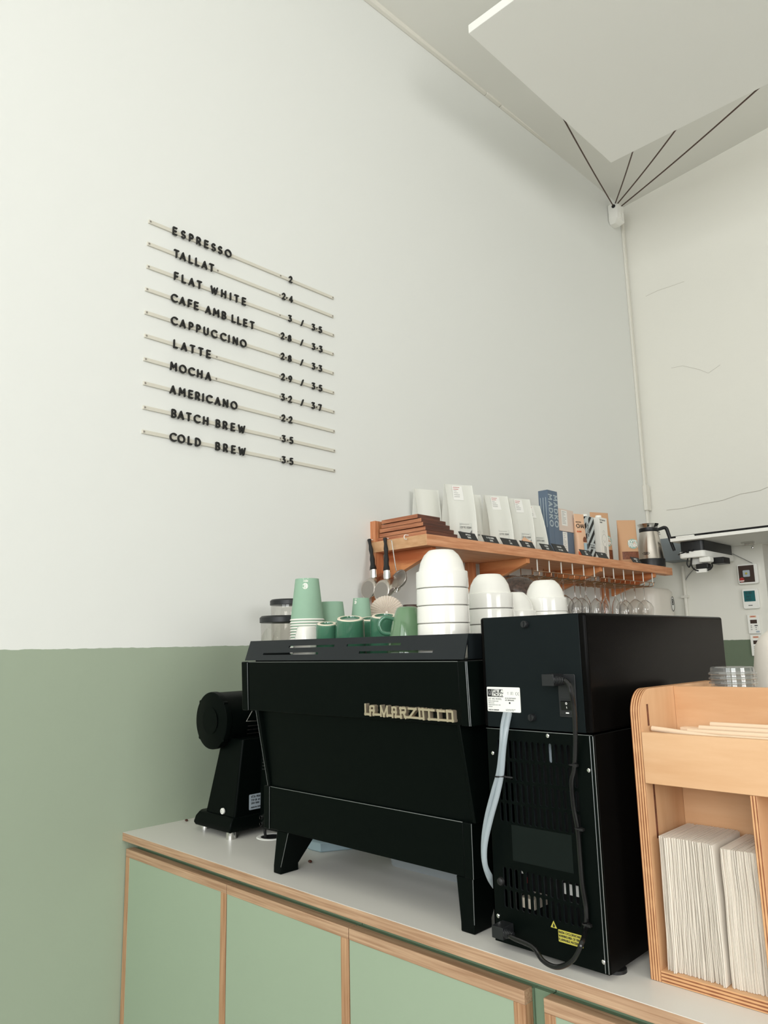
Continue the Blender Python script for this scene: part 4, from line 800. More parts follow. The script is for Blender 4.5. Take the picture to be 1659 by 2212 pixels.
cup('ceramic_cup', w_, ['ceramic'], None, 'small plain white cup upside down before the tallest paper stack', 0.766, 0.068)
p_, mi_ = glz(0.0300, 0.0215, 0.0808); cup('espresso_cup', p_, ['glaze', 'unglazed'], mi_, 'smallest green glazed cup upside down, beside the plain white cup', 0.8455, 0.062, tip=0.22)
p_, mi_ = glz(0.0395, 0.0285, 0.0880); cup('coffee_cup', p_, ['glaze', 'unglazed'], mi_, 'broad green glazed cup upside down right of the smallest cup', 0.9065, 0.080, tip=0.25)
p_, mi_ = glz(0.0370, 0.0285, 0.0925); cup('coffee_cup', p_, ['glaze', 'unglazed'], mi_, 'dark green glazed cup half hidden behind the broad cup', 0.852, 0.205, tip=0.2)
p_, mi_ = glz(0.0370, 0.0270, 0.0925)
cup('coffee_cup', p_, ['glaze', 'unglazed'], mi_, 'green glazed cup upside down, partly behind the ring handle of the tall mug', 0.978, 0.120, tip=0.24)
p_ = [(0.0440, 0.001), (0.0470, 0), (0.0475, 0.002), (0.0440, 0.030), (0.0345, 0.072), (0.0245, 0.1045), (0.0215, 0.1085), (0.0175, 0.1105), (0.004, 0.1105)]
a_ = facing(1.0860, 0.082)-1.50
hd = [(1.0860+r*math.cos(a_), 0.082+r*math.sin(a_), TZ+z) for r, z in ((0.026, 0.084), (0.046, 0.089), (0.058, 0.081), (0.0605, 0.068), (0.053, 0.056), (0.036, 0.053))]
cup('latte_mug', p_, ['glaze_lt', 'glaze'], None, 'tall sage green flared mug upside down, its ring handle pointing at the other cups', 1.0860, 0.082, 'mug', hd)
# stacking bowls
def bowl_mesh():
    pr_ = [(0.0505, 0.0003), (0.0530, 0), (0.0545, 0.0012), (0.0538, 0.0325), (0.0532, 0.0342), (0.0490, 0.0352), (0.0480, 0.0380), (0.0440, 0.0550), (0.0365, 0.0690), (0.0290, 0.0765), (0.0262, 0.0790), (0.0240, 0.0795), (0.0200, 0.0775), (0.003, 0.0770)]
    return MB().lathe(pr_, seg=56, cap0=False)
bowl0 = obj('soup_bowl', bowl_mesh(), 'ceramic', label='x', cat='bowl')
used = False
def bowls(x, y, n, pitch, where, grp):
    global used
    for k in range(n):
        if not used: o = bowl0; used = True
        else: o = bowl0.copy(); C.objects.link(o)
        o.location = (x, y, TZ+pitch*k); o.rotation_euler = (0, 0, 0.7*k)
        pos = 'topmost' if k == n-1 else ('lowest' if k == 0 else ORD[n-1-k]+' from the top')
        o['label'] = 'white bowl, %s in the %s' % (pos, where); o['group'] = grp
bowls(1.187, 0.082, 5, 0.0357, 'tallest stack, beside the flared mug', 'tallest stack of white bowls')
bowls(1.147, 0.300, 4, 0.0357, 'stack behind the tallest one', 'second stack of white bowls')
bowls(1.129, 0.418, 3, 0.0352, 'lowest stack, half hidden in the middle', 'lowest stack of white bowls')
bowls(1.148, 0.532, 4, 0.0346, 'stack nearest the wine glasses', 'stack of white bowls by the glasses')
# fluted paper filters in their box, and a jar behind
ft = thing('filter_box', 'low cream box holding fluted coffee filters behind the green cups', 'box', (0.70, 0.45, TZ))
obj('box_body', MB().box(0.635, 0.745, 0.415, 0.535, TZ, 1.522), 'carton_w', ft, bevel=0.002)
fx, fy, fz = 0.664, 0.452, 1.563
dv = Vector((CAMXY[0]-fx, CAMXY[1]-fy, 0)).normalized(); ax_ = (dv*0.96+Vector((0, 0, 0.12))).normalized()
ux = ax_.cross(Vector((0, 0, 1))).normalized(); uz = ux.cross(ax_)
for k in range(3):
    m = MB(); N = 2*36; loops = []
    for r0, dpt in ((0.0035, 0.0), (0.016, -0.001), (0.034, -0.004), (0.0500, -0.010)):
        lp = []
        for i in range(N):
            q = 2*PI*(i+0.9*k)/N; am = 0.0052*(r0/0.05)**0.8
            c0 = Vector((fx, fy, fz))+ax_*(dpt+0.030-0.012*k+(am if i % 2 else -am))
            lp.append(tuple(c0+ux*(r0*math.cos(q))+uz*(r0*math.sin(q))))
        loops.append(lp)
    m.loft(loops, caps=False); m.f.append(list(range(N))); m.m.append(0)
    obj('coffee_filter', m, 'filter', smooth=False, label='pleated white paper coffee filter, %s in the nest below the jugs' % ('front one' if k == 0 else ORD[k]+' from the front'), cat='coffee filter', group='nest of paper coffee filters')
jr = thing('glass_jar', 'small jar with dark lid peeping over the flared green mug', 'jar', (0.70, 0.515, TZ))
obj('jar_body', MB().lathe([(0.022, 0), (0.024, 0.004), (0.024, 0.115), (0.021, 0.125)], (0.703, 0.512, TZ), 24, cap1=False), 'clear', jr)
obj('jar_lid', MB().lathe([(0.0225, 0.120), (0.023, 0.124), (0.023, 0.143), (0.021, 0.146)], (0.703, 0.512, TZ), 24), 'brown', jr)
# ================================================================== wall shelf
sh = thing('wall_shelf', 'long orange fir wall shelf on four triangular brackets', 'shelf', (0.155, 2.15, 1.6))
obj('plank', MB().box(0, 0.311, 1.046, 3.177, 1.852, 1.8965, front=1), ['fir', 'fir_end'], sh, bevel=0.0015)
obj('end_trim', MB().box(0.262, 0.3108, 3.1775, 3.266, 1.8505, 1.8945), 'fir', sh, bevel=0.0015)
BY = [1.100, 1.745, 2.415, 3.030]
for i, y in enumerate(BY):
    y0 = 1.047 if i == 0 else y-0.073
    obj('post', MB().box(0, 0.030, y0, y0+0.045, 1.54 if i == 0 else 1.60, 1.8519).box(0, 0.030, y0, y0+0.045, 1.8966, 1.985 if i == 0 else 1.8970), 'fir_z', sh, bevel=0.001)
    xt = (0.287, 0.297, 0.297, 0.302)[i]
    obj('bracket', MB().prism([(0.0302, 1.735), (xt, 1.829), (xt, 1.8518), (0.0302, 1.8518)], lambda a, b, d: (a, d, b), y, y+0.026), 'fir_x', sh, bevel=0.0008)
hk = [(0.0143, 1.9025), (0.1051, 1.8977), (0.215, 1.8979)]
for (x, z), wh in zip(hk, ('nearest the wall, carrying a jug', 'in the middle, carrying jug and strainer', 'nearest the front corner, empty')):
    m = MB().tube([(x, 1.046, z+0.004), (x, 1.030, z+0.004)]+[(x, 1.030-0.009*math.sin(q), z-0.005+0.009*math.cos(q)) for q in [PI*k/8 for k in range(1, 11)]], 0.0017, 8)
    obj('cup_hook', m, 'panel_w', label='small white cup hook on the shelf end, '+wh, cat='hook', group='cup hooks on the shelf end')
# milk jugs hanging by their handles
def jug(x, z, cx, cz, label, s=1.0):
    """hooked at (x,1.03,z); the belly tips up at the back, its base towards us at (cx,0.962,cz)"""
    yb = 0.962
    t = thing('milk_jug', label, 'milk jug', (cx, 1.0, cz-0.04*s), 'milk jugs hanging from the shelf')
    prof = [(0.0300, 0), (0.0328, 0.002), (0.0335, 0.006), (0.0325, 0.026), (0.0275, 0.048), (0.0262, 0.056), (0.0290, 0.068), (0.0300, 0.072), (0.0290, 0.072), (0.0250, 0.056)]
    lean = 0.42
    def put(m): m.v = [(cx+a, yb+b+0.10*c, cz+c+b*lean) for a, b, c in m.v]; return m
    obj('jug_body', put(MB().lathe([(r*s, h*(0.55+0.45*s)) for r, h in prof], (0, 0, 0), 40, 'Y')), 'steel', t)
    obj('jug_base', put(MB().lathe([(0.0272*s, 0.0), (0.0278*s, -0.0006), (0.001, -0.0008)], (0, 0, 0), 36, 'Y', cap0=False)), 'steel_dk', t)
    yh = yb+0.036; zc = cz+0.038*s
    obj('handle_collar', MB().lathe([(0.0145, 0), (0.0132, 0.034), (0.0115, 0.036)], (cx, yh, zc), 20), 'chrome', t)
    zb = zc+0.034; zt = z+0.003
    pts = []; rad = []
    for i in range(13):
        q = i/12; pts.append((cx+(x-cx)*q-0.002+0.003*math.sin(PI*q), yh+(1.028-yh)*q, zb+(zt-zb)*q)); rad.append((0.0190 if i == 0 else 0.0140-0.0045*q+0.0018*math.cos(6*PI*q)*(q > 0.2)+(0.004 if i == 1 else 0))*0.74)
    obj('handle', MB().tube(pts, rad, 14), 'plastic_bk', t)
    return t
jx = [(0.0642, 1.6953), (0.1389, 1.683)]
jug(hk[0][0], hk[0][1], jx[0][0], jx[0][1], 'steel milk jug with black handle hanging nearest the wall', 1.22)
jug(hk[1][0], hk[1][1], jx[1][0], jx[1][1], 'steel milk jug with black handle hanging in front of the round strainer', 1.28)
srx, srz = (0.183, 1.7261)
sn = thing('tea_strainer', 'round wire strainer with a long thin handle hanging behind a jug', 'strainer', (srx, 1.03, srz-0.05))
n_ = Vector((-0.05, -0.9, 0.35)).normalized(); a1 = n_.cross(Vector((0, 0, 1))).normalized(); a2 = n_.cross(a1)
c0 = Vector((srx-0.006, 1.025, srz+0.004))
ring = [tuple(c0+a1*0.038*math.cos(q)+a2*0.038*math.sin(q)) for q in [2*PI*k/28 for k in range(28)]]
obj('ring', MB().tube(ring, 0.0032, 8, closed=True), 'steel_dk', sn)
obj('mesh_bowl', MB().loft([[tuple(c0-n_*d+a1*r*math.cos(2*PI*k/24)+a2*r*math.sin(2*PI*k/24)) for k in range(24)] for r, d in ((0.037, 0), (0.031, 0.014), (0.018, 0.024), (0.004, 0.027))]), 'steel_dk', sn)
hx2, hz2 = (0.1404, 1.8872)
obj('handle', MB().tube([(hx2-0.006, 1.03, hz2+0.002), (hx2, 1.028, hz2), (0.164, 1.025, 1.7639)], 0.0024, 8), 'chrome', sn)
lp = min(ring, key=lambda q: q[2])
obj('rest_hook', MB().tube([(lp[0]-0.006, lp[1], lp[2]+0.001), (lp[0]-0.003, lp[1]-0.004, lp[2]-0.016), (lp[0]+0.004, lp[1]-0.004, lp[2]-0.017), (lp[0]+0.007, lp[1], lp[2]+0.002)], 0.0012, 6), 'chrome', sn)

# ------------------------------------------------------------------ on the shelf
SZ = 1.8967
brd = [(0.300, 1.250), (0.292, 1.238), (0.284, 1.222), (0.272, 1.212), (0.256, 1.196)]
for k, (xe, ye) in enumerate(brd):
    z = SZ+0.0178*k; y0 = 1.058+0.004*(k % 2)
    m = MB(); m.box(0.032+0.006*k, xe, y0, ye, z, z+0.0160, front=1)
    obj('serving_board', m, ['board', 'board_edge'], bevel=0.0012, label='dark wooden serving board, %s in the pile on the shelf end' % ('lowest' if k == 0 else ('topmost' if k == 4 else ORD[k]+' up')), cat='board', group='pile of wooden boards')
# coffee bags
def bag(x, y, w, d, h, label, rz=0.0, text=None, lab=True, win=0, lean=0.0, group='white coffee bags on the shelf'):
    """front face towards +X at local x=0"""
    t = thing('coffee_bag', label, 'coffee bag', (x, y, SZ), group)
    loops = []
    rn = random.Random(int(y*1000))
    for q, dd, ww in ((0, 1, 1), (0.03, 1.03, 1.0), (0.3, 1.0, 0.99), (0.55, 0.82, 0.985), (0.78, 0.45, 0.99), (0.93, 0.14, 1.0), (1.0, 0.05, 1.0)):
        D = d*dd; Wd = w*ww/2; xf = -(d-D)*0.45-lean*q*h; xb = xf-D; z = h*q
        g = 0.010*(1-abs(q-0.45)) if q < 0.93 else 0.002
        xm = (xf+xb)/2; b_ = 0.006*math.sin(PI*q)+rn.uniform(-0.001, 0.001)
        loops.append([(xf+0.002, -Wd, z), (xf-0.001, -Wd*0.93, z), (xf+b_, -Wd*0.45, z), (xf+b_*1.2, 0, z), (xf+b_, Wd*0.45, z), (xf-0.001, Wd*0.93, z), (xf+0.002, Wd, z), (xm, Wd-g, z), (xb-0.002, Wd, z), (xb, Wd*0.9, z), (xb-b_, 0, z), (xb, -Wd*0.9, z), (xb-0.002, -Wd, z), (xm, -Wd+g, z)])
    o = obj('pouch', MB().loft(loops), 'bag', t, angle=50)
    o.matrix_parent_inverse = Matrix.Identity(4)
    def front(q): return -(d-d*(1 if q < 0.3 else (1-0.72*(q-0.3)/0.25*0.25 if q < 0.55 else 0.82-(q-0.55)*1.61)))*0.45-lean*q*h
    def F(a, b, dd): q = b/h; return (front(q)+0.0075*math.sin(PI*q)*max(0.0, 1-abs(a)/(w/2))+0.0018+dd, a, b)
    if lab:
        m = MB(); zs = [h*0.72+h*0.25*i/4 for i in range(5)]
        for za, zb in zip(zs[:-1], zs[1:]): m.prism([(-0.26*w, za), (0.10*w, za), (0.10*w, zb), (-0.26*w, zb)], F, 0, 0.0006)
        for i in range(6):
            m.stroke([(-0.22*w, h*(0.945-0.033*i)), (-0.22*w+0.24*w*(0.9, 0.7, 0.4, 0.6, 0.8, 0.75)[i], h*(0.945-0.033*i))], 0.0022 if i < 2 else 0.0014, F, 0.0006, 0.0009, 1 if i < 2 else 2, False)
        l_ = obj('top_label', m, ['label', 'ink_red', 'ink_gy'], t, smooth=False, label='narrow white label'); l_.matrix_parent_inverse = Matrix.Identity(4)
    m = MB(); a0, a1_, b0, b1 = -0.16*w, 0.30*w, h*0.155, h*0.335
    m.prism([(a0, b0), (a1_, b0), (a1_, b1), (a0, b1)], F, 0, 0.0006)
    m.write('CITTE FERM', (a1_-a0)/8.6, F, 0.0006, 0.0010, (a0+a1_)/2, h*0.245, t=0.17, gap=0.26, mi=1, align='c')
    m.stroke([(a0+0.02*w, h*0.312), (a1_-0.1*w, h*0.312)], 0.0012, F, 0.0006, 0.001, 1, False)
    if win:
        m.prism([(a1_-0.12*w, b0), (a1_, b0), (a1_, b0+0.07*h)], F, 0.0006, 0.001, 3); m.prism([(a0, b0), (a0+0.3*w, b0), (a0, b0+0.045*h)], F, 0.0006, 0.001, 2 if win == 2 else 3)
        if win == 2: m.prism([(a0+0.3*w, b0), (a0+0.55*w, b0), (a0+0.1*w, b0+0.11*h), (a0, b0+0.045*h)], F, 0.0006, 0.001, 4)
    l_ = obj('window_sticker', m, ['pale', 'ink_gy', 'granola', 'ink_gy', 'chai'], t, smooth=False, label='pale sticker'); l_.matrix_parent_inverse = Matrix.Identity(4)
    t.rotation_euler = (0, 0, rz)
    return t
bag(0.225, 1.385, 0.134, 0.070, 0.262, 'white coffee bag standing nearest the wooden boards, the tallest in front', -0.42, win=1)
bag(0.085, 1.330, 0.120, 0.055, 0.255, 'white coffee bag behind the tallest one, above the wooden boards', -0.36, lab=False)
bag(0.120, 1.590, 0.125, 0.055, 0.262, 'white coffee bag set back, second behind the front row', -0.36)
bag(0.225, 1.668, 0.124, 0.065, 0.252, 'white coffee bag with bare pale sticker, second in the front row', -0.42, lean=0.05)
bag(0.225, 1.846, 0.124, 0.065, 0.258, 'white coffee bag with brown and orange picture, third in front row', -0.36, win=2)
bag(0.215, 1.990, 0.118, 0.065, 0.250, 'white coffee bag leaning beside the tall blue boxes', -0.30, lean=0.10)
# boxes, cartons and pouches
def block(name, label, cat, x0, x1, y0, y1, z0, z1, mt, group=None, bevel=0.0015):
    t = thing(name, label, cat, ((x0+x1)/2, (y0+y1)/2, z0), group)
    obj('box_body', MB().box(x0, x1, y0, y1, z0, z1), mt, t, bevel=bevel); return t
def down(Xf, yc, ztop):                                              # text running downwards on a +X face
    return lambda a, b, d: (Xf+d, yc+b, ztop-a)
for y0, y1, wh in ((2.090, 2.134, 'the left of the two'), (2.137, 2.181, 'the right of the two')):
    t = block('tall_box', 'tall slim blue box with pale vertical lettering, '+wh, 'box', 0.160, 0.215, y0, y1, SZ, 2.229, 'blue_box', 'tall blue boxes')
    m = MB().write('MADKO', 0.030, down(0.215, (y0+y1)/2-0.015, 2.205), 0, 0.0004, 0, 0, t=0.19, gap=0.42)
    obj('lettering', m, 'blue_ink', t, smooth=False)
    if wh.startswith('the left'):
        m = MB()
        for i in range(3): m.stroke([(0.172+0.015*i, 2.19), (0.172+0.015*i, 2.08-0.02*i)], 0.003, onY(y0), 0, 0.0004, 0, False)
        obj('side_print', m, 'blue_ink', t, smooth=False)
def listlabel(t, Xf, y0, y1, z0, z1):
    m = MB().prism([(y0, z0), (y1, z0), (y1, z1), (y0, z1)], onX(Xf), 0, 0.0005); n = 9
    for i in range(n): m.stroke([(y0+0.006, z1-(z1-z0)*(i+1)/(n+1.5)), (y0+0.006+(y1-y0-0.012)*(0.9, 0.5, 0.7, 0.35, 0.8, 0.85, 0.6, 0.75, 0.8)[i], z1-(z1-z0)*(i+1)/(n+1.5))], 0.0016, onX(Xf+0.0005), 0, 0.0003, 1, False)
    obj('printed_label', m, ['label', 'ink_gy'], t, smooth=False, label='white printed label')
t = block('gift_box', 'blue box with white label under a pink box', 'box', 0.09, 0.202, 2.188, 2.340, SZ, 2.0325, 'blue_box'); listlabel(t, 0.202, 2.232, 2.275, 1.930, 2.030)
t = block('gift_box', 'pale pink box with white label resting on a blue box', 'box', 0.09, 0.205, 2.184, 2.346, 2.0327, 2.1485, 'pink_box'); listlabel(t, 0.205, 2.226, 2.280, 2.062, 2.142)
def pouch(name, label, x, y, w, d, h, mt, rz=0.0, extra=None):
    t = thing(name, label, 'pouch', (x, y, SZ)); loops = []
    for q, dd, ww in ((0, 0.8, 0.94), (0.06, 1, 1), (0.4, 0.95, 0.98), (0.75, 0.5, 0.97), (0.9, 0.14, 1.0), (1.0, 0.06, 1.0)):
        D = d*dd/2; Wd = w*ww/2
        loops.append([(D*math.copysign(abs(math.cos(a))**0.7, math.cos(a)), Wd*math.copysign(abs(math.sin(a))**0.45, math.sin(a)), h*q) for a in [2*PI*k/20 for k in range(20)]])
    o = obj('pouch_body', MB().loft(loops), mt, t, angle=50); o.matrix_parent_inverse = Matrix.Identity(4)
    qs = [(0, 0.8), (0.06, 1), (0.4, 0.95), (0.75, 0.5), (0.9, 0.14), (1.0, 0.06)]
    def F(a, b, dd):
        q = min(max(b/h, 0), 0.9999); i = max(k for k in range(5) if qs[k][0] <= q); f = (q-qs[i][0])/(qs[i+1][0]-qs[i][0]); D = d/2*(qs[i][1]*(1-f)+qs[i+1][1]*f)
        W2 = w/2*(0.985 if q > 0.3 else 1.0); return (D*max(0.0, 1-min(1, abs(a)/W2)**4.44)**0.35+0.0009+dd, a, b)
    for nm, m_, mts in (extra(F, w, h) if extra else []):
        o = obj(nm, m_, mts, t, smooth=False); o.matrix_parent_inverse = Matrix.Identity(4)
    t.rotation_euler = (0, 0, rz); return t
def band(m, a0, a1, b0, b1, F, mi=0, na=6, nb=4, d0=0, d1=0.0005):
    for i in range(na):
        for j in range(nb):
            p0, p1 = a0+(a1-a0)*i/na, a0+(a1-a0)*(i+1)/na; q0, q1 = b0+(b1-b0)*j/nb, b0+(b1-b0)*(j+1)/nb
            m.prism([(p0, q0), (p1, q0), (p1, q1), (p0, q1)], F, d0, d1, mi)
    return m
def chai_x(F, w, h):
    m = band(MB(), -0.46*w, 0.46*w, 0.0, 0.15*h, F, 0)
    m2 = MB().write('CHAI', 0.0180, F, 0, 0.0005, -0.029, h*0.685, t=0.17, gap=0.2).write('MATCHA', 0.006, F, 0, 0.0005, -0.029, h*0.80, t=0.16, gap=0.3).stroke([(-0.028, h*0.66), (0.026, h*0.66)], 0.0012, F, 0, 0.0005, 0, False).write('BLEND', 0.007, F, 0, 0.0005, -0.029, h*0.58, t=0.2, gap=0.24, mi=1)
    m3 = MB().prism([(0.004, h*0.14), (0.022, h*0.14), (0.026, h*0.34), (0.002, h*0.34)], F, 0.0008, 0.0012, 0).prism([(0.002, h*0.36)]+[(0.026, h*0.36)]+arc(0.014, h*0.38, 0.015, 0.024, 0, 180, 8), F, 0.0008, 0.0012, 1)
    return [('bottom_band', m, 'orange'), ('lettering', m2, ['ink', 'orange']), ('cup_picture', m3, ['bluepl', 'granola'])]
pouch('chai_pouch', 'peach and orange pouch lettered CHAI between pink box and striped carton', 0.226, 2.362, 0.068, 0.042, 0.235, 'chai', -0.30, chai_x)
def kraft_x(F, w, h):
    m = band(MB(), -0.42*w, 0.43*w, 0.12*h, 0.29*h, F, 0, na=10)
    m2 = MB(); c = arc(0.16*w, 0.46*h, 0.27*w, 0.26*w*1.0, 0, 360, 20)[:-1]; m2.prism(c, F, 0.0004, 0.0009, 0)
    m2.write('KYTE', 0.017, F, 0.0009, 0.0013, 0.16*w, 0.47*h, t=0.24, gap=0.2, mi=1, align='c').write('FERM', 0.017, F, 0.0009, 0.0013, 0.16*w, 0.39*h, t=0.24, gap=0.2, mi=1, align='c')
    m3 = MB().stroke([(-0.48*w, 0.885*h), (0.48*w, 0.885*h)], 0.0012, F, 0, 0.0008, 0, False)
    return [('window', m, 'granola'), ('sticker', m2, ['mint', 'label']), ('seal_line', m3, 'board_edge')]
pouch('kraft_pouch', 'brown kraft pouch of granola behind the white carton', 0.100, 2.818, 0.130, 0.07, 0.312, 'kraft', -0.40, kraft_x)
pouch('kraft_pouch', 'brown kraft pouch of granola standing alone beside the steel coffee pot', 0.215, 2.915, 0.112, 0.065, 0.262, 'kraft', -0.72, kraft_x)
def carton(label, x0, x1, y0, y1, z1, mt):
    t = thing('drink_carton', label, 'carton', ((x0+x1)/2, (y0+y1)/2, SZ))
    obj('carton_body', MB().box(x0, x1, y0, y1, SZ, z1), mt, t, bevel=0.001)
    obj('screw_cap', MB().lathe([(0.0165, 0), (0.0165, 0.013), (0.0145, 0.015)], ((x0+x1)/2+0.008, (y0+y1)/2-0.004, z1), 22), 'panel_w', t)
    return t
t = carton('grey drink carton with bold black diagonal stripes and white cap', 0.125, 0.200, 2.485, 2.566, 2.140, 'carton_g')
m = MB(); za, zb = SZ+0.002, 2.138
def stripes(m, a0, a1, fn, ph, cut):
    for k in range(-2, 7):
        b = za+0.058*k+ph; sl = 1.15; wd = 0.028
        P4 = [(a0, b), (a1, b+sl*(a1-a0)), (a1, b+sl*(a1-a0)+wd), (a0, b+wd)]
        # clip to the carton face
        def clip(P, lo, hi):
            for key, sgn in ((lo, 1), (hi, -1)):
                out = []
                for i in range(len(P)):
                    (xa, ya), (xb_, yb_) = P[i-1], P[i]; ia, ib = (ya-key)*sgn >= 0, (yb_-key)*sgn >= 0
                    if ia != ib: f = (key-ya)/(yb_-ya); out.append((xa+(xb_-xa)*f, key))
                    if ib: out.append((xb_, yb_))
                P = out
                if not P: return P
            return P
        P4 = clip(P4, za, zb)
        if len(P4) >= 3: m.prism(P4, fn, 0, 0.0003)
stripes(m, 2.486, 2.565, onX(0.200), 0, 0); stripes(m, 0.126, 0.199, onY(2.485), -0.02, 0)
m.prism([(2.512, SZ+0.065), (2.562, SZ+0.065), (2.562, SZ+0.098), (2.512, SZ+0.098)], onX(0.200), 0.0003, 0.0006, 1).write('BARISTA', 0.0090, onX(0.200), 0.0006, 0.0009, 2.514, SZ+0.070, t=0.2, gap=0.22, mi=2).write('PLANT BASED', 0.0045, onX(0.200), 0.0006, 0.0009, 2.514, SZ+0.085, t=0.2, gap=0.3, mi=2)
m.prism([(0.130, SZ+0.02), (0.168, SZ+0.02), (0.168, SZ+0.15), (0.130, SZ+0.15)], onY(2.485), 0.0003, 0.0006, 1).stroke(arc(0.152, SZ+0.105, 0.010, 0.010, 0, 360, 12), 0.002, onY(2.485), 0.0006, 0.0009, 2)
for i in range(4): m.stroke([(0.134, SZ+0.140-0.006*i), (0.160, SZ+0.140-0.006*i)], 0.002, onY(2.485), 0.0006, 0.0009, 2, False)
m.prism([(2.487, SZ+0.125), (2.506, SZ+0.125), (2.506, SZ+0.235), (2.487, SZ+0.235)], onX(0.200), 0.0003, 0.0006, 1).write('SPROUD', 0.013, lambda a, b, d: (0.2006+d, 2.503-b, SZ+0.132+a), 0, 0.0003, 0, 0, t=0.2, gap=0.3, mi=2)
obj('stripe_print', m, ['ink', 'carton_g', 'ink'], t, smooth=False)
t = carton('white drink carton with a line-drawn long-legged figure and white cap', 0.150, 0.215, 2.598, 2.686, 2.144, 'carton_w')
m = MB(); f_ = onX(0.215)
m.write('OATS WITHOUT', 0.0060, f_, 0, 0.0003, 2.606, 2.126, t=0.2, gap=0.24).write('SUGAR', 0.0060, f_, 0, 0.0003, 2.606, 2.113, t=0.2, gap=0.24)
m.stroke(arc(2.644, 2.018, 0.026, 0.034, 0, 360, 20), 0.0010, f_, 0, 0.0003, 1).stroke(arc(2.642, 2.062, 0.009, 0.010, -40, 220, 10), 0.0010, f_, 0, 0.0003, 1).stroke([(2.632, 2.02), (2.644, 2.005), (2.656, 2.018)], 0.0010, f_, 0, 0.0003, 1)
for y in (2.641, 2.654): m.stroke([(y, 1.982), (y+0.001, 1.942)], 0.0042, f_, 0, 0.0003, 0).stroke([(y+0.001, 1.940), (y-0.006, 1.937)], 0.005, f_, 0, 0.0003, 0)
obj('printed_figure', m, ['ink', 'ink_gy'], t, smooth=False)
# price tags along the front edge
tags = [(1.333, 0.108, 'APOLLO', '15.00', 'before the tallest white bag'), (1.487, 0.100, 'G. COLOMBIA', '16.00', 'before the set-back white bag'), (1.632, 0.122, 'CR', '17.0', 'before the second front bag'), (1.769, 0.100, 'BRASIL', '14.00', 'before the bag with a picture'),
        (1.930, 0.096, 'ETIOPIA', '16.00', 'before the leaning white bag'), (2.050, 0.114, 'CASCARA', '9 / 14.0', 'before the tall blue boxes, taller than the rest'), (2.293, 0.098, 'CHAI', '12.50', 'before the peach pouch'), (2.462, 0.100, 'OAT', '', 'before the white carton'), (2.842, 0.098, 'GRANOLA', '7.50', 'before the lone kraft pouch')]
for y, w, a, b, wh in tags:
    h = 0.047 if 'taller' in wh else 0.037
    t = thing('price_tag', 'small black price tag with white writing '+wh, 'price tag', (0.29, y, SZ), 'price tags on the shelf')
    pf = lambda p_, q_, d: (0.3020-0.50*q_+d, y+p_, SZ+q_*0.93)
    obj('tag_plate', MB().prism([(-w/2, 0.0015), (w/2, 0.0015), (w/2, h), (-w/2, h)], pf, -0.004, 0), 'slate', t, bevel=0.0006)
    obj('tag_foot', MB().box(0.270, 0.300, y-w/2+0.004, y-w/2+0.009, SZ, SZ+0.004).box(0.270, 0.300, y+w/2-0.009, y+w/2-0.004, SZ, SZ+0.004), 'slate', t)
    m = MB().write(a, 0.0062, pf, 0, 0.0004, 0, h*0.62, t=0.2, gap=0.24, align='c')
    if b: m.write(b, 0.0072, pf, 0, 0.0004, 0, h*0.25, t=0.2, gap=0.24, align='c')
    obj('tag_writing', m, 'chalk', t, smooth=False)
# steel coffee pot
px_, py_ = 0.238, 3.150
pt = thing('coffee_pot', 'steel thermal coffee pot with black handle at the far shelf end', 'coffee pot', (px_, py_, SZ))
obj('pot_body', MB().lathe([(0.0785, 0.046), (0.0765, 0.052), (0.0690, 0.110), (0.0590, 0.175), (0.0520, 0.2115)], (px_, py_, SZ), 48), 'steel', pt)
obj('base_ring', MB().lathe([(0.0770, 0), (0.0800, 0.003), (0.0800, 0.044), (0.0790, 0.047)], (px_, py_, SZ), 48), 'plastic_bk', pt)
obj('collar', MB().lathe([(0.0525, 0.2100), (0.0545, 0.214), (0.0545, 0.231), (0.0520, 0.234)], (px_, py_, SZ), 48), 'plastic_bk', pt)
obj('pouring_rim', MB().lathe([(0.0515, 0.234), (0.0525, 0.242), (0.0610, 0.255), (0.0622, 0.2575), (0.0600, 0.2570), (0.048, 0.243)], (px_, py_, SZ), 48), 'chrome', pt)
hd = Vector((0.66, 0.75, 0)).normalized()
P3 = lambda r, z: tuple(Vector((px_, py_, SZ+z))+hd*r)
hpts = [P3(0.052, 0.225), P3(0.075, 0.232), P3(0.098, 0.238), P3(0.112, 0.230), P3(0.122, 0.195), P3(0.136, 0.140), P3(0.148, 0.098)]
obj('handle', MB().tube(spline(hpts, 5), [0.0085+0.0025*math.sin(PI*i/30) for i in range(31)], 12), 'plastic_bk', pt)
obj('lid_pin', MB().tube([P3(0.056, 0.222), P3(0.064, 0.205)], 0.006, 10).ball(P3(0.066, 0.199), 0.0055, 0.0055, 0.0055, 10, 6), 'chrome', pt)
qf = math.atan2(CAMXY[1]-py_, CAMXY[0]-px_)-0.35
pm = lambda a, b, d: (px_+(0.0738+d-(b-0.075)*0.13)*math.cos(qf+a/0.074), py_+(0.0738+d-(b-0.075)*0.13)*math.sin(qf+a/0.074), SZ+b)
obj('oval_badge', MB().stroke([(0.020*math.cos(q), 0.078+0.0075*math.sin(q)) for q in [2*PI*k/20 for k in range(21)]], 0.0022, pm, 0, 0.0005).write('OJM', 0.0075, pm, 0, 0.0005, 0, 0.0742, t=0.26, gap=0.2, align='c').stroke([(-0.018, 0.062), (0.020, 0.062)], 0.0012, pm, 0, 0.0005, 0, False), 'ink', pt, smooth=False)
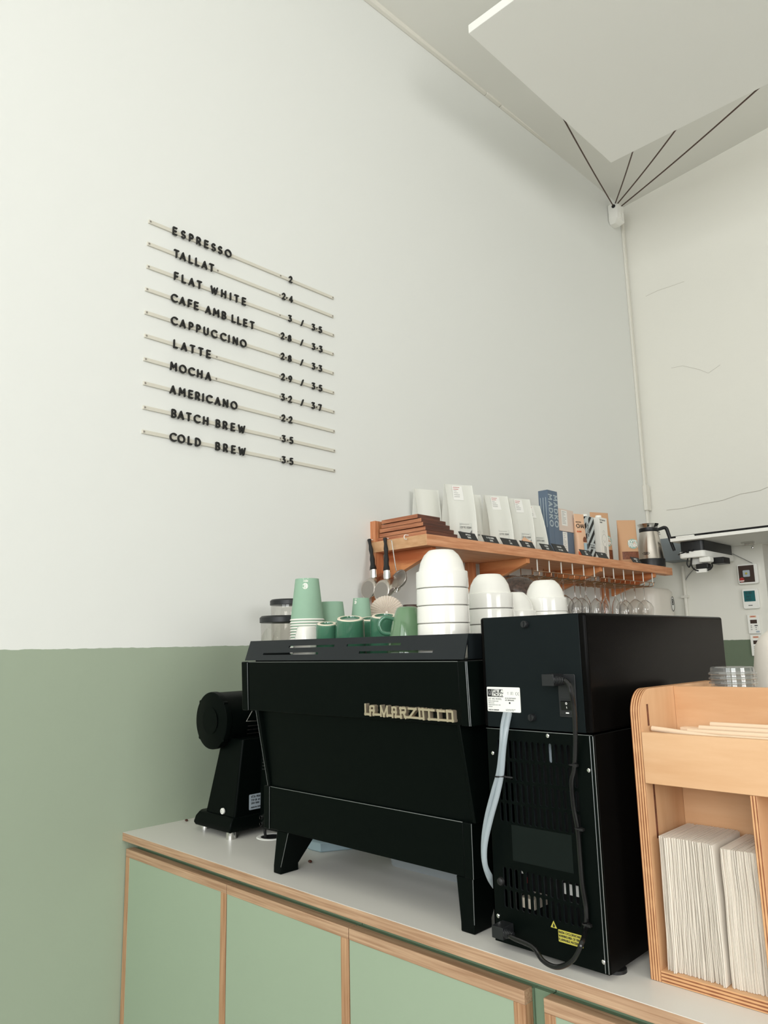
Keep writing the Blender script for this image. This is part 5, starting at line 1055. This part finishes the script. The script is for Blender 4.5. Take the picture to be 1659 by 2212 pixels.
# ------------------------------------------------------------------ glass rack under the shelf
hook_y = [1.838, 1.940, 2.046, 2.149, 2.256, 2.362, 2.462, 2.567, 2.680, 2.793, 2.911, 3.027]
for half, (ya, yb, wh) in enumerate(((1.78, 2.42, 'nearer us'), (2.44, 3.06, 'at the far end'))):
    rk = thing('glass_rack', 'copper wire rack under the shelf holding stemware, the one '+wh, 'glass rack', (0.17, (ya+yb)/2, 1.79), 'copper wire glass racks')
    ys = hook_y[half*6:half*6+6]
    for j, y in enumerate(ys):
        dy = 0.026
        u = [(0.055, y-dy, 1.800), (0.055, y-dy, 1.777), (0.270, y-dy, 1.777), (0.283, y-dy, 1.781), (0.286, y-dy, 1.797), (0.286, y+dy, 1.797), (0.283, y+dy, 1.781), (0.270, y+dy, 1.777), (0.055, y+dy, 1.777), (0.055, y+dy, 1.800)]
        obj('rail_loop', MB().tube(u, 0.0024, 8), 'copper', rk)
        obj('hanger', MB().tube([(0.292, y, 1.8515), (0.292, y, 1.797)], 0.0030, 8), 'trim', rk)
        obj('hanger', MB().tube([(0.060, y, 1.8515), (0.060, y, 1.800)], 0.0026, 8), 'copper', rk)
    obj('cross_bar', MB().tube([(0.290, ys[0]-0.03, 1.7975), (0.290, ys[-1]+0.03, 1.7975)], 0.0022, 8), 'copper', rk)
    obj('cross_bar', MB().tube([(0.057, ys[0]-0.03, 1.8005), (0.057, ys[-1]+0.03, 1.8005)], 0.0022, 8), 'copper', rk)
def glass(kind):
    t = thing('wine_glass', '', 'wine glass', group='stemware hanging under the shelf')
    if kind == 0: pb = [(0.0030, -0.085), (0.010, -0.092), (0.026, -0.108), (0.035, -0.130), (0.037, -0.150), (0.033, -0.185), (0.030, -0.200)]
    elif kind == 1: pb = [(0.0030, -0.078), (0.012, -0.082), (0.034, -0.098), (0.047, -0.122), (0.048, -0.140), (0.041, -0.175), (0.037, -0.190)]
    else: pb = [(0.0032, -0.070), (0.006, -0.080), (0.017, -0.100), (0.025, -0.130), (0.0265, -0.165), (0.0255, -0.205)]
    obj('bowl', MB().lathe(pb+[(r-0.0011, z+(0.0011 if k == 0 else 0)) for k, (r, z) in [(1, (max(r, 0.0016), z+(-0.0012 if i < 2 else 0))) for i, (r, z) in enumerate(pb)][::-1]], seg=28, cap0=True, cap1=True), 'glass', t)
    obj('stem', MB().lathe([(0.0060, -0.004), (0.0035, -0.012), (0.0030, pb[0][1]-0.001)], seg=12), 'glass', t)
    obj('foot', MB().lathe([(0.0050, -0.0045), (0.031, -0.0012), (0.0325, 0), (0.030, 0.0008), (0.004, 0.0012)], seg=28), 'glass', t)
    return t
proto = [glass(k) for k in range(3)]; seen = set()
gl = [(0.235, 0, 1, 2), (0.150, 0, 2, 0), (0.235, 1, 0, 0), (0.235, 2, 0, 1), (0.140, 1, 1, 2), (0.235, 3, 1, 1), (0.150, 3, 2, 0), (0.235, 4, 0, 2), (0.150, 4, 0, 1), (0.235, 5, 2, 2), (0.235, 6, 0, 0), (0.150, 6, 1, 1), (0.235, 7, 2, 2), (0.150, 8, 0, 0), (0.235, 8, 2, 1), (0.235, 9, 0, 0), (0.235, 10, 1, 2), (0.150, 10, 0, 1), (0.235, 11, 1, 0)]
desc = ('medium-bowled stemmed glass', 'wide-bowled stemmed glass', 'narrow flute-like stemmed glass')
for x, ci, kd, _ in gl:
    where = '%s hook from our end, %s row' % (ORD[ci], 'front' if x > 0.2 else 'wall-side')
    lbl = 'clear %s hung upside down, %s' % (desc[kd], where)
    if kd not in seen: seen.add(kd); o = proto[kd]; o.location = (x, hook_y[ci], 1.7805); o['label'] = lbl
    else: dup(proto[kd], (x, hook_y[ci], 1.7805), lbl)

# ================================================================== appliances and fittings at the back
wh_ = thing('wall_heater', 'white rounded appliance with an oval badge below the far shelf end', 'appliance', (0.13, 3.36, 1.45))
prf = [(0.002, 3.235)]+arc(0.115, 3.335, 0.10, 0.10, -90, -20, 6)+arc(0.100, 3.430, 0.12, 0.12, -10, 60, 6)+[(0.10, 3.545), (0.002, 3.545)]
m = MB(); m.loft([[(0.002+(x-0.002)*k, 3.39+(y-3.39)*j, z) for x, y in prf] for z, k, j in ((1.25, 1, 1), (1.74, 1, 1), (1.768, 0.97, 0.98), (1.784, 0.90, 0.93), (1.790, 0.75, 0.82))])
obj('casing', m, 'appl', wh_, angle=50)
bq = math.radians(2); bc = Vector((0.100+0.1205*math.cos(bq), 3.430+0.1205*math.sin(bq), 1.690)); bt = Vector((-math.sin(bq), math.cos(bq), 0)); bn = Vector((math.cos(bq), math.sin(bq), 0))
bf = lambda a, b, d: tuple(bc+bt*a+Vector((0, 0, b))+bn*d)
obj('oval_badge', MB().prism([(0.026*math.cos(q), 0.046*math.sin(q)) for q in [2*PI*k/24 for k in range(24)]], bf, 0, 0.002).stroke([(0.024*math.cos(q), 0.044*math.sin(q)) for q in [2*PI*k/24 for k in range(25)]], 0.004, bf, 0.002, 0.003, 1).write('B', 0.030, bf, 0.002, 0.003, -0.006, -0.004, t=0.22, mi=1), ['label', 'ink'], wh_, smooth=False)
# drop-leaf board over the opening with power strip, grey cabinet and cable clutter
fl = thing('ceiling_flap', 'white board projecting overhead above the doorway with a dark gap along its hinge', 'board', (1.0, 3.42, 2.036))
obj('board', MB().box(0.362, 2.60, 3.153, 3.695, 2.0355, 2.0545), 'panel_w', fl, bevel=0.001)
obj('edge_strip', MB().box(0.362, 2.60, 3.170, 3.695, 2.0545, 2.0680), 'dark_in', fl)
obj('catch', MB().box(0.395, 0.50, 3.155, 3.19, 2.0548, 2.0640), 'panel_w', fl, bevel=0.002)
hg = obj('hinge', MB().box(0.63, 0.70, 3.52, 3.545, 2.024, 2.0350).lathe([(0.010, 0), (0.010, 0.05)], (0.648, 3.53, 2.018), 12, 'X').lathe([(0.004, -0.03), (0.006, -0.022), (0.004, -0.012)], (0.690, 3.53, 2.018), 10), 'chrome', fl)
gb = obj('cable_cabinet', MB().box(0.125, 0.300, 3.55, 3.699, 1.968, 2.115), 'greybox', bevel=0.003, label='grey metal cabinet on the wall behind the steel coffee pot', cat='cabinet')
ps = thing('power_supply', 'black and white box of mains adapters slung under the white board', 'power supply', (0.46, 3.42, 1.93))
obj('black_case', MB().loft([[(x, y, z) for x, y in rrect(0.392, 0.530, 3.205, 3.66, 0.02, 3)] for z in (1.975, 2.0350)]), 'plastic_bk', ps, bevel=0.002)
obj('white_cover', MB().loft([[(x, y, z) for x, y in rrect(0.386+i, 0.534-i, 3.198+i, 3.668-i, 0.02, 3)] for z, i in ((1.937, 0.004), (1.941, 0), (1.9745, 0))]), 'panel_w', ps, bevel=0.002)
obj('plug_adapter', MB().box(0.493, 0.558, 3.21, 3.27, 1.905, 1.936), 'panel_w', ps, bevel=0.008, segs=3)
obj('socket_strip', MB().box(0.430, 0.520, 3.25, 3.31, 1.900, 1.936), 'label', ps, bevel=0.003)
obj('black_adapter', MB().box(0.53, 0.60, 3.30, 3.40, 1.900, 1.936), 'rubber', ps, bevel=0.003)
obj('black_plug', MB().box(0.468, 0.540, 3.22, 3.27, 1.868, 1.900), 'rubber', ps, bevel=0.006)
obj('tag', MB().box(0.478, 0.535, 3.20, 3.215, 1.847, 1.868), 'label', ps)
obj('clip', MB().box(0.435, 0.448, 3.19, 3.205, 1.965, 1.985).box(0.462, 0.474, 3.19, 3.205, 1.972, 1.984), 'rubber', ps)
for pts in ([(0.428, 3.22, 1.937), (0.425, 3.21, 1.905), (0.435, 3.21, 1.885), (0.446, 3.21, 1.905), (0.448, 3.22, 1.937)], [(0.452, 3.22, 1.937), (0.452, 3.205, 1.895), (0.468, 3.20, 1.868), (0.492, 3.20, 1.858)], [(0.55, 3.25, 1.90), (0.556, 3.24, 1.882), (0.548, 3.23, 1.865), (0.535, 3.215, 1.858)],
            [(0.312, 3.52, 2.02), (0.33, 3.35, 1.98), (0.38, 3.22, 1.966), (0.44, 3.19, 1.975)]):
    obj('cable', MB().tube(spline(pts, 6), 0.0042, 8), 'rubber', ps)
obj('cable', MB().tube([(0.5262, 3.66, 1.9864), (0.5913, 3.68, 1.9442), (0.6483, 3.69, 1.9055)], 0.0022, 6), 'ink_gy', ps, label='thin grey cable')
obj('cable', MB().tube(spline([(0.2797, 3.69, 1.9243), (0.2237, 3.69, 1.8694), (0.1917, 3.69, 1.8181)], 5), 0.0022, 6), 'ink_gy', ps, label='thin grey cable')
# controls on the back wall
BW = 3.6995
def device(name, label, cat, x0, x1, z0, z1, r, dep, mt='panel_w'):
    t = thing(name, label, cat, ((x0+x1)/2, BW-dep/2, z0)); obj('housing', MB().prism(rrect(x0, x1, z0, z1, r), onY(BW), 0, dep), mt, t, bevel=0.004, segs=3); return t
t = device('alarm_keypad', 'square white device with a brown face and red sticker, top of the wall column', 'wall device', 0.540, 0.656, 1.795, 1.918, 0.012, 0.030)
f_ = onY(BW-0.030)
obj('face_plate', MB().prism([(0.548, 1.806), (0.638, 1.806), (0.638, 1.908), (0.548, 1.908)], f_, 0, 0.001), 'brown', t)
obj('centre_button', MB().prism(rrect(0.573, 0.613, 1.839, 1.879, 0.005), onY(BW-0.031), 0, 0.002).lathe([(0.007, -0.0345), (0.006, -0.036)], (0.593, BW, 1.859), 12, 'Y', mi=1), ['label_gy', 'yellow'], t)
obj('round_sticker', MB().lathe([(0.0145, -0.0312), (0.0145, -0.0318)], (0.563, BW, 1.822), 20, 'Y').stroke([(0.552, 1.8155), (0.574, 1.8155)], 0.006, onY(BW-0.0318), 0, 0.0003, 1), ['red', 'label'], t)
t = device('thermostat', 'white thermostat with a teal display, second in the wall column', 'thermostat', 0.551, 0.645, 1.646, 1.768, 0.012, 0.022)
f_ = onY(BW-0.022)
obj('display', MB().prism(rrect(0.562, 0.626, 1.690, 1.754, 0.002), f_, 0, 0.0008).write('12.30', 0.012, f_, 0.0008, 0.0010, 0.571, 1.735, t=0.14, mi=1).write('24.5', 0.010, f_, 0.0008, 0.0010, 0.575, 1.715, t=0.14, mi=1).write('AUTO', 0.008, f_, 0.0008, 0.0010, 0.573, 1.699, t=0.16, mi=1), ['screen', 'ink'], t, smooth=False)
obj('wordmark', MB().stroke([(0.584, 1.666), (0.604, 1.666)], 0.004, f_, 0, 0.0004, 0, False), 'ink', t, smooth=False)
for i, (x0, x1, z0, z1, l_) in enumerate(((0.564, 0.632, 1.497, 1.612, 'white control panel with small dark display and buttons, third in wall column'), (0.569, 0.634, 1.366, 1.4895, 'white control panel at the foot of the wall column, partly behind the person'))):
    t = device('control_panel', l_, 'control panel', x0, x1, z0, z1, 0.003, 0.016); f_ = onY(BW-0.016); xm = (x0+x1)/2; zt = z1
    obj('logo_strip', MB().prism([(x0+0.016, zt-0.018), (x1-0.016, zt-0.018), (x1-0.016, zt-0.007), (x0+0.016, zt-0.007)], f_, 0, 0.0005).stroke([(xm-0.010, zt-0.0125), (xm+0.010, zt-0.0125)], 0.004, onY(BW-0.0165), 0, 0.0003, 1, False), ['chai', 'ink_red'], t, smooth=False)
    obj('display', MB().prism([(x0+0.016, zt-0.054), (x1-0.014, zt-0.054), (x1-0.014, zt-0.032), (x0+0.016, zt-0.032)], f_, 0, 0.0006), 'brown', t, smooth=False)
    m = MB()
    for (a, b) in ((0.020, 0.068), (0.020, 0.078), (0.020, 0.090), (0.046, 0.078), (0.046, 0.090)): m.box(x0+a-0.004, x0+a+0.004, BW-0.0175, BW-0.0158, zt-b-0.0012, zt-b+0.0012)
    m.box(x0+0.039, x0+0.056, BW-0.0180, BW-0.0158, zt-0.069, zt-0.064)
    obj('button', m, 'ink', t)
    obj('spec_sticker', MB().box(x0+0.044, x0+0.064, BW-0.0165, BW-0.016, zt-0.108, zt-0.098), 'label_gy', t)
# a side counter along the menu wall behind the bar
bc_ = thing('back_counter', 'plain white side counter along the menu wall behind the bar', 'counter', (0.28, 2.4, 0))
obj('counter_body', MB().box(0.002, 0.54, 1.25, 3.60, 0, 0.90), 'green_dark', bc_); obj('counter_top', MB().box(0.002, 0.56, 1.23, 3.62, 0.90, 0.93), 'laminate', bc_, bevel=0.002)

# ================================================================== the two people behind the bar
def skin_mesh(name, J, E_, mt, parent, sub=2):
    names = list(J); me = bpy.data.meshes.new(name)
    me.from_pydata([J[k][0] for k in names], [(names.index(a), names.index(b)) for a, b in E_], [])
    me.materials.append(M[mt])
    o = bpy.data.objects.new(name, me); C.objects.link(o); o.parent = parent; o.matrix_parent_inverse = Matrix.Translation(-parent.location)
    sm = o.modifiers.new('body', 'SKIN'); sm.use_smooth_shade = True
    lay = me.skin_vertices[0].data if me.skin_vertices else None
    if lay is None:
        bm = bmesh.new(); bm.from_mesh(me); bm.verts.layers.skin.verify(); bm.to_mesh(me); bm.free(); lay = me.skin_vertices[0].data
    for i, k in enumerate(names):
        r = J[k][1]; lay[i].radius = r if isinstance(r, tuple) else (r, r); lay[i].use_root = (i == 0)
    sb = o.modifiers.new('smooth', 'SUBSURF'); sb.levels = sub; sb.render_levels = sub
    return o
def person(x, y, top, label, face=-PI/2, long_hair=False, cloth='shirt'):
    """standing figure; face = heading of the gaze in the floor plane"""
    t = thing('person', label, 'person', (x, y, 0)); k = top/1.70
    ca, sa = math.cos(face), math.sin(face)
    W = lambda f, l, z: (x+f*ca*k-l*sa*k, y+f*sa*k+l*ca*k, z*k)      # f forward, l to the figure's left
    J = {'pelvis': (W(0, 0, 0.93), (0.090, 0.090)), 'belly': (W(0.01, 0, 1.08), (0.085, 0.085)), 'chest': (W(0.01, 0, 1.27), (0.090, 0.090)), 'collar': (W(0, 0, 1.385), (0.060, 0.060)), 'neck': (W(0.005, 0, 1.455), (0.050, 0.050)),
         'jaw': (W(0.028, 0, 1.515), (0.056, 0.062)), 'skull': (W(0.012, 0, 1.598), (0.072, 0.085)), 'crown': (W(0.0, 0, 1.655), (0.045, 0.05))}
    E_ = [('pelvis', 'belly'), ('belly', 'chest'), ('chest', 'collar'), ('collar', 'neck'), ('neck', 'jaw'), ('jaw', 'skull'), ('skull', 'crown')]
    for s, sg in (('l', 1), ('r', -1)):
        J.update({s+'_sh': (W(0, 0.155*sg, 1.36), 0.052), s+'_el': (W(-0.005, 0.190*sg, 1.10), 0.041), s+'_fa': (W(0.020, 0.235*sg, 1.00), 0.038), s+'_wr': (W(0.055, 0.242*sg, 0.860), 0.026), s+'_kn': (W(0.064, 0.244*sg, 0.815), (0.017, 0.036)), s+'_pa': (W(0.067, 0.244*sg, 0.800), (0.016, 0.036))})
        E_ += [('collar', s+'_sh'), (s+'_sh', s+'_el'), (s+'_el', s+'_fa'), (s+'_fa', s+'_wr'), (s+'_wr', s+'_kn'), (s+'_kn', s+'_pa')]
        for q, (df, ln) in enumerate(((0.028, 0.062), (0.009, 0.074), (-0.009, 0.070), (-0.027, 0.056))):
            J[s+'f%d' % q] = (W(0.067+df, 0.243*sg, 0.772), 0.0095); J[s+'g%d' % q] = (W(0.069+df*1.1, 0.240*sg, 0.772-ln*0.5), 0.0088); J[s+'h%d' % q] = (W(0.073+df*1.05, 0.228*sg, 0.772-ln*0.9), 0.0075)
            E_ += [(s+'_pa', s+'f%d' % q), (s+'f%d' % q, s+'g%d' % q), (s+'g%d' % q, s+'h%d' % q)]
        J[s+'t0'] = (W(0.098, 0.236*sg, 0.828), 0.011); J[s+'t1'] = (W(0.116, 0.228*sg, 0.790), 0.0088); E_ += [(s+'_wr', s+'t0'), (s+'t0', s+'t1')]
        J.update({s+'_hip': (W(0, 0.09*sg, 0.86), 0.088), s+'_knee': (W(0.015, 0.095*sg, 0.48), 0.056), s+'_calf': (W(-0.01, 0.097*sg, 0.34), 0.052), s+'_ank': (W(-0.02, 0.10*sg, 0.085), 0.038), s+'_toe': (W(0.14, 0.115*sg, 0.035), (0.045, 0.03))})
        E_ += [('pelvis', s+'_hip'), (s+'_hip', s+'_knee'), (s+'_knee', s+'_calf'), (s+'_calf', s+'_ank'), (s+'_ank', s+'_toe')]
    skin_mesh('body', J, E_, 'skin', t)
    # face
    m = MB()
    m.loft([[W(0.082+a, b, z) for a, b in ((0, -0.014), (0.012, -0.004), (0.012, 0.004), (0, 0.014))] for z, a in ((1.545, 0)  ,)]+[[W(0.098, -0.013, 1.548), W(0.118, -0.006, 1.546), W(0.118, 0.006, 1.546), W(0.098, 0.013, 1.548)], [W(0.085, -0.006, 1.595), W(0.094, -0.003, 1.595), W(0.094, 0.003, 1.595), W(0.085, 0.006, 1.595)]])
    obj('nose', m, 'skin', t)
    for sg in (1, -1):
        obj('eye', MB().ball(W(0.083, 0.032*sg, 1.592), 0.012*k, 0.012*k, 0.009*k, 12, 8), 'ink', t)
        obj('ear', MB().ball(W(0.005, 0.079*sg, 1.575), 0.014*k, 0.012*k, 0.030*k, 12, 8), 'skin', t)
    obj('mouth', MB().ball(W(0.085, 0, 1.527), 0.010*k, 0.024*k, 0.006*k, 12, 6), 'ink_red', t)
    # hair
    h = MB(); n = 26; loops = []
    for i in range(11):
        q = i/10*PI*0.60; lp = []
        for j in range(n):
            a = 2*PI*j/n; fr = math.cos(a); rr = math.sin(q)
            rz_ = -math.cos(q)
            cut = 0.0 if fr < 0.25 else 1.35*(fr-0.25)*max(0, (q-0.95))
            lp.append(W(-0.004+0.102*rr*fr*(1-cut*0.5), 0.088*rr*math.sin(a), 1.598+0.102*math.cos(q)+cut*0.06))
        loops.append(lp)
    h.loft(loops[1:], caps=True)
    if long_hair: h.loft([[W(-0.05+0.055*math.cos(2*PI*j/16)*s_, 0.080*math.sin(2*PI*j/16)*s_, z) for j in range(16)] for z, s_ in ((1.62, 0.9), (1.52, 1.1), (1.42, 1.0), (1.36, 0.6))])
    obj('hair', h, 'hair', t)
    rr_ = random.Random(5)
    w_ = MB()
    for i in range(16):
        a = rr_.uniform(0, 2*PI); w_.tube([W(0.02*math.cos(a), 0.02*math.sin(a), 1.703), W(0.06*math.cos(a), 0.055*math.sin(a), 1.692+rr_.uniform(0, 0.008)), W(0.103*math.cos(a), 0.092*math.sin(a), 1.632+rr_.uniform(-0.02, 0.01))], 0.0007, 4)
    obj('hair_wisps', w_, 'hair', t)
    # clothes
    m = MB(); lv = ((0.845, 0.172, 0.118), (0.86, 0.174, 0.120), (0.95, 0.170, 0.120), (1.08, 0.158, 0.113), (1.22, 0.170, 0.120), (1.31, 0.178, 0.116), (1.37, 0.172, 0.100), (1.405, 0.140, 0.083), (1.428, 0.098, 0.070), (1.442, 0.070, 0.063), (1.445, 0.064, 0.058))
    m.loft([[W(0.006+fd*math.cos(2*PI*j/28), lw*math.sin(2*PI*j/28), z) for j in range(28)] for z, lw, fd in lv])
    for sg in (1, -1):
        P0, P1, P2 = Vector(W(0, 0.158*sg, 1.345)), Vector(W(0.004, 0.174*sg, 1.25)), Vector(W(0.002, 0.184*sg, 1.115))
        m.tube([P0+(P0-P1)*0.62, P0+(P0-P1)*0.52, P0+(P0-P1)*0.25, P0, P1, P1.lerp(P2, 0.5), P2], [0.020*k, 0.042*k, 0.066*k, 0.075*k, 0.072*k, 0.065*k, 0.060*k], 22)
    o = obj('t_shirt', m, cloth, t, angle=60)
    JT = {'a': (W(0, 0, 0.93), (0.112, 0.112))}; ET = []
    for s, sg in (('l', 1), ('r', -1)):
        JT.update({s+'1': (W(0, 0.09*sg, 0.84), 0.104), s+'2': (W(0.015, 0.095*sg, 0.48), 0.076), s+'3': (W(-0.015, 0.10*sg, 0.13), 0.066)}); ET += [('a', s+'1'), (s+'1', s+'2'), (s+'2', s+'3')]
    skin_mesh('trousers', JT, ET, 'apron', t)
    for sg in (1, -1): obj('shoe', MB().loft([[W(0.045+f*sx2, 0.107*sg+l*sx2, z) for f, l in ((-0.10, -0.035), (0.05, -0.048), (0.125, -0.030), (0.135, 0.0), (0.125, 0.032), (0.05, 0.048), (-0.10, 0.036), (-0.115, 0.0))] for z, sx2 in ((0.001, 1.0), (0.03, 1.04), (0.07, 0.9), (0.10, 0.62))]), 'rubber', t)
    return t
person(0.742, 1.010, 1.694, 'person with brown hair, mostly hidden behind the stacks of white bowls', face=-PI/2, long_hair=True, cloth='apron')
person(1.732, 1.030, 1.815, 'person in a white t-shirt at the right edge, shoulder and upper arm showing', face=-PI/2+0.2)
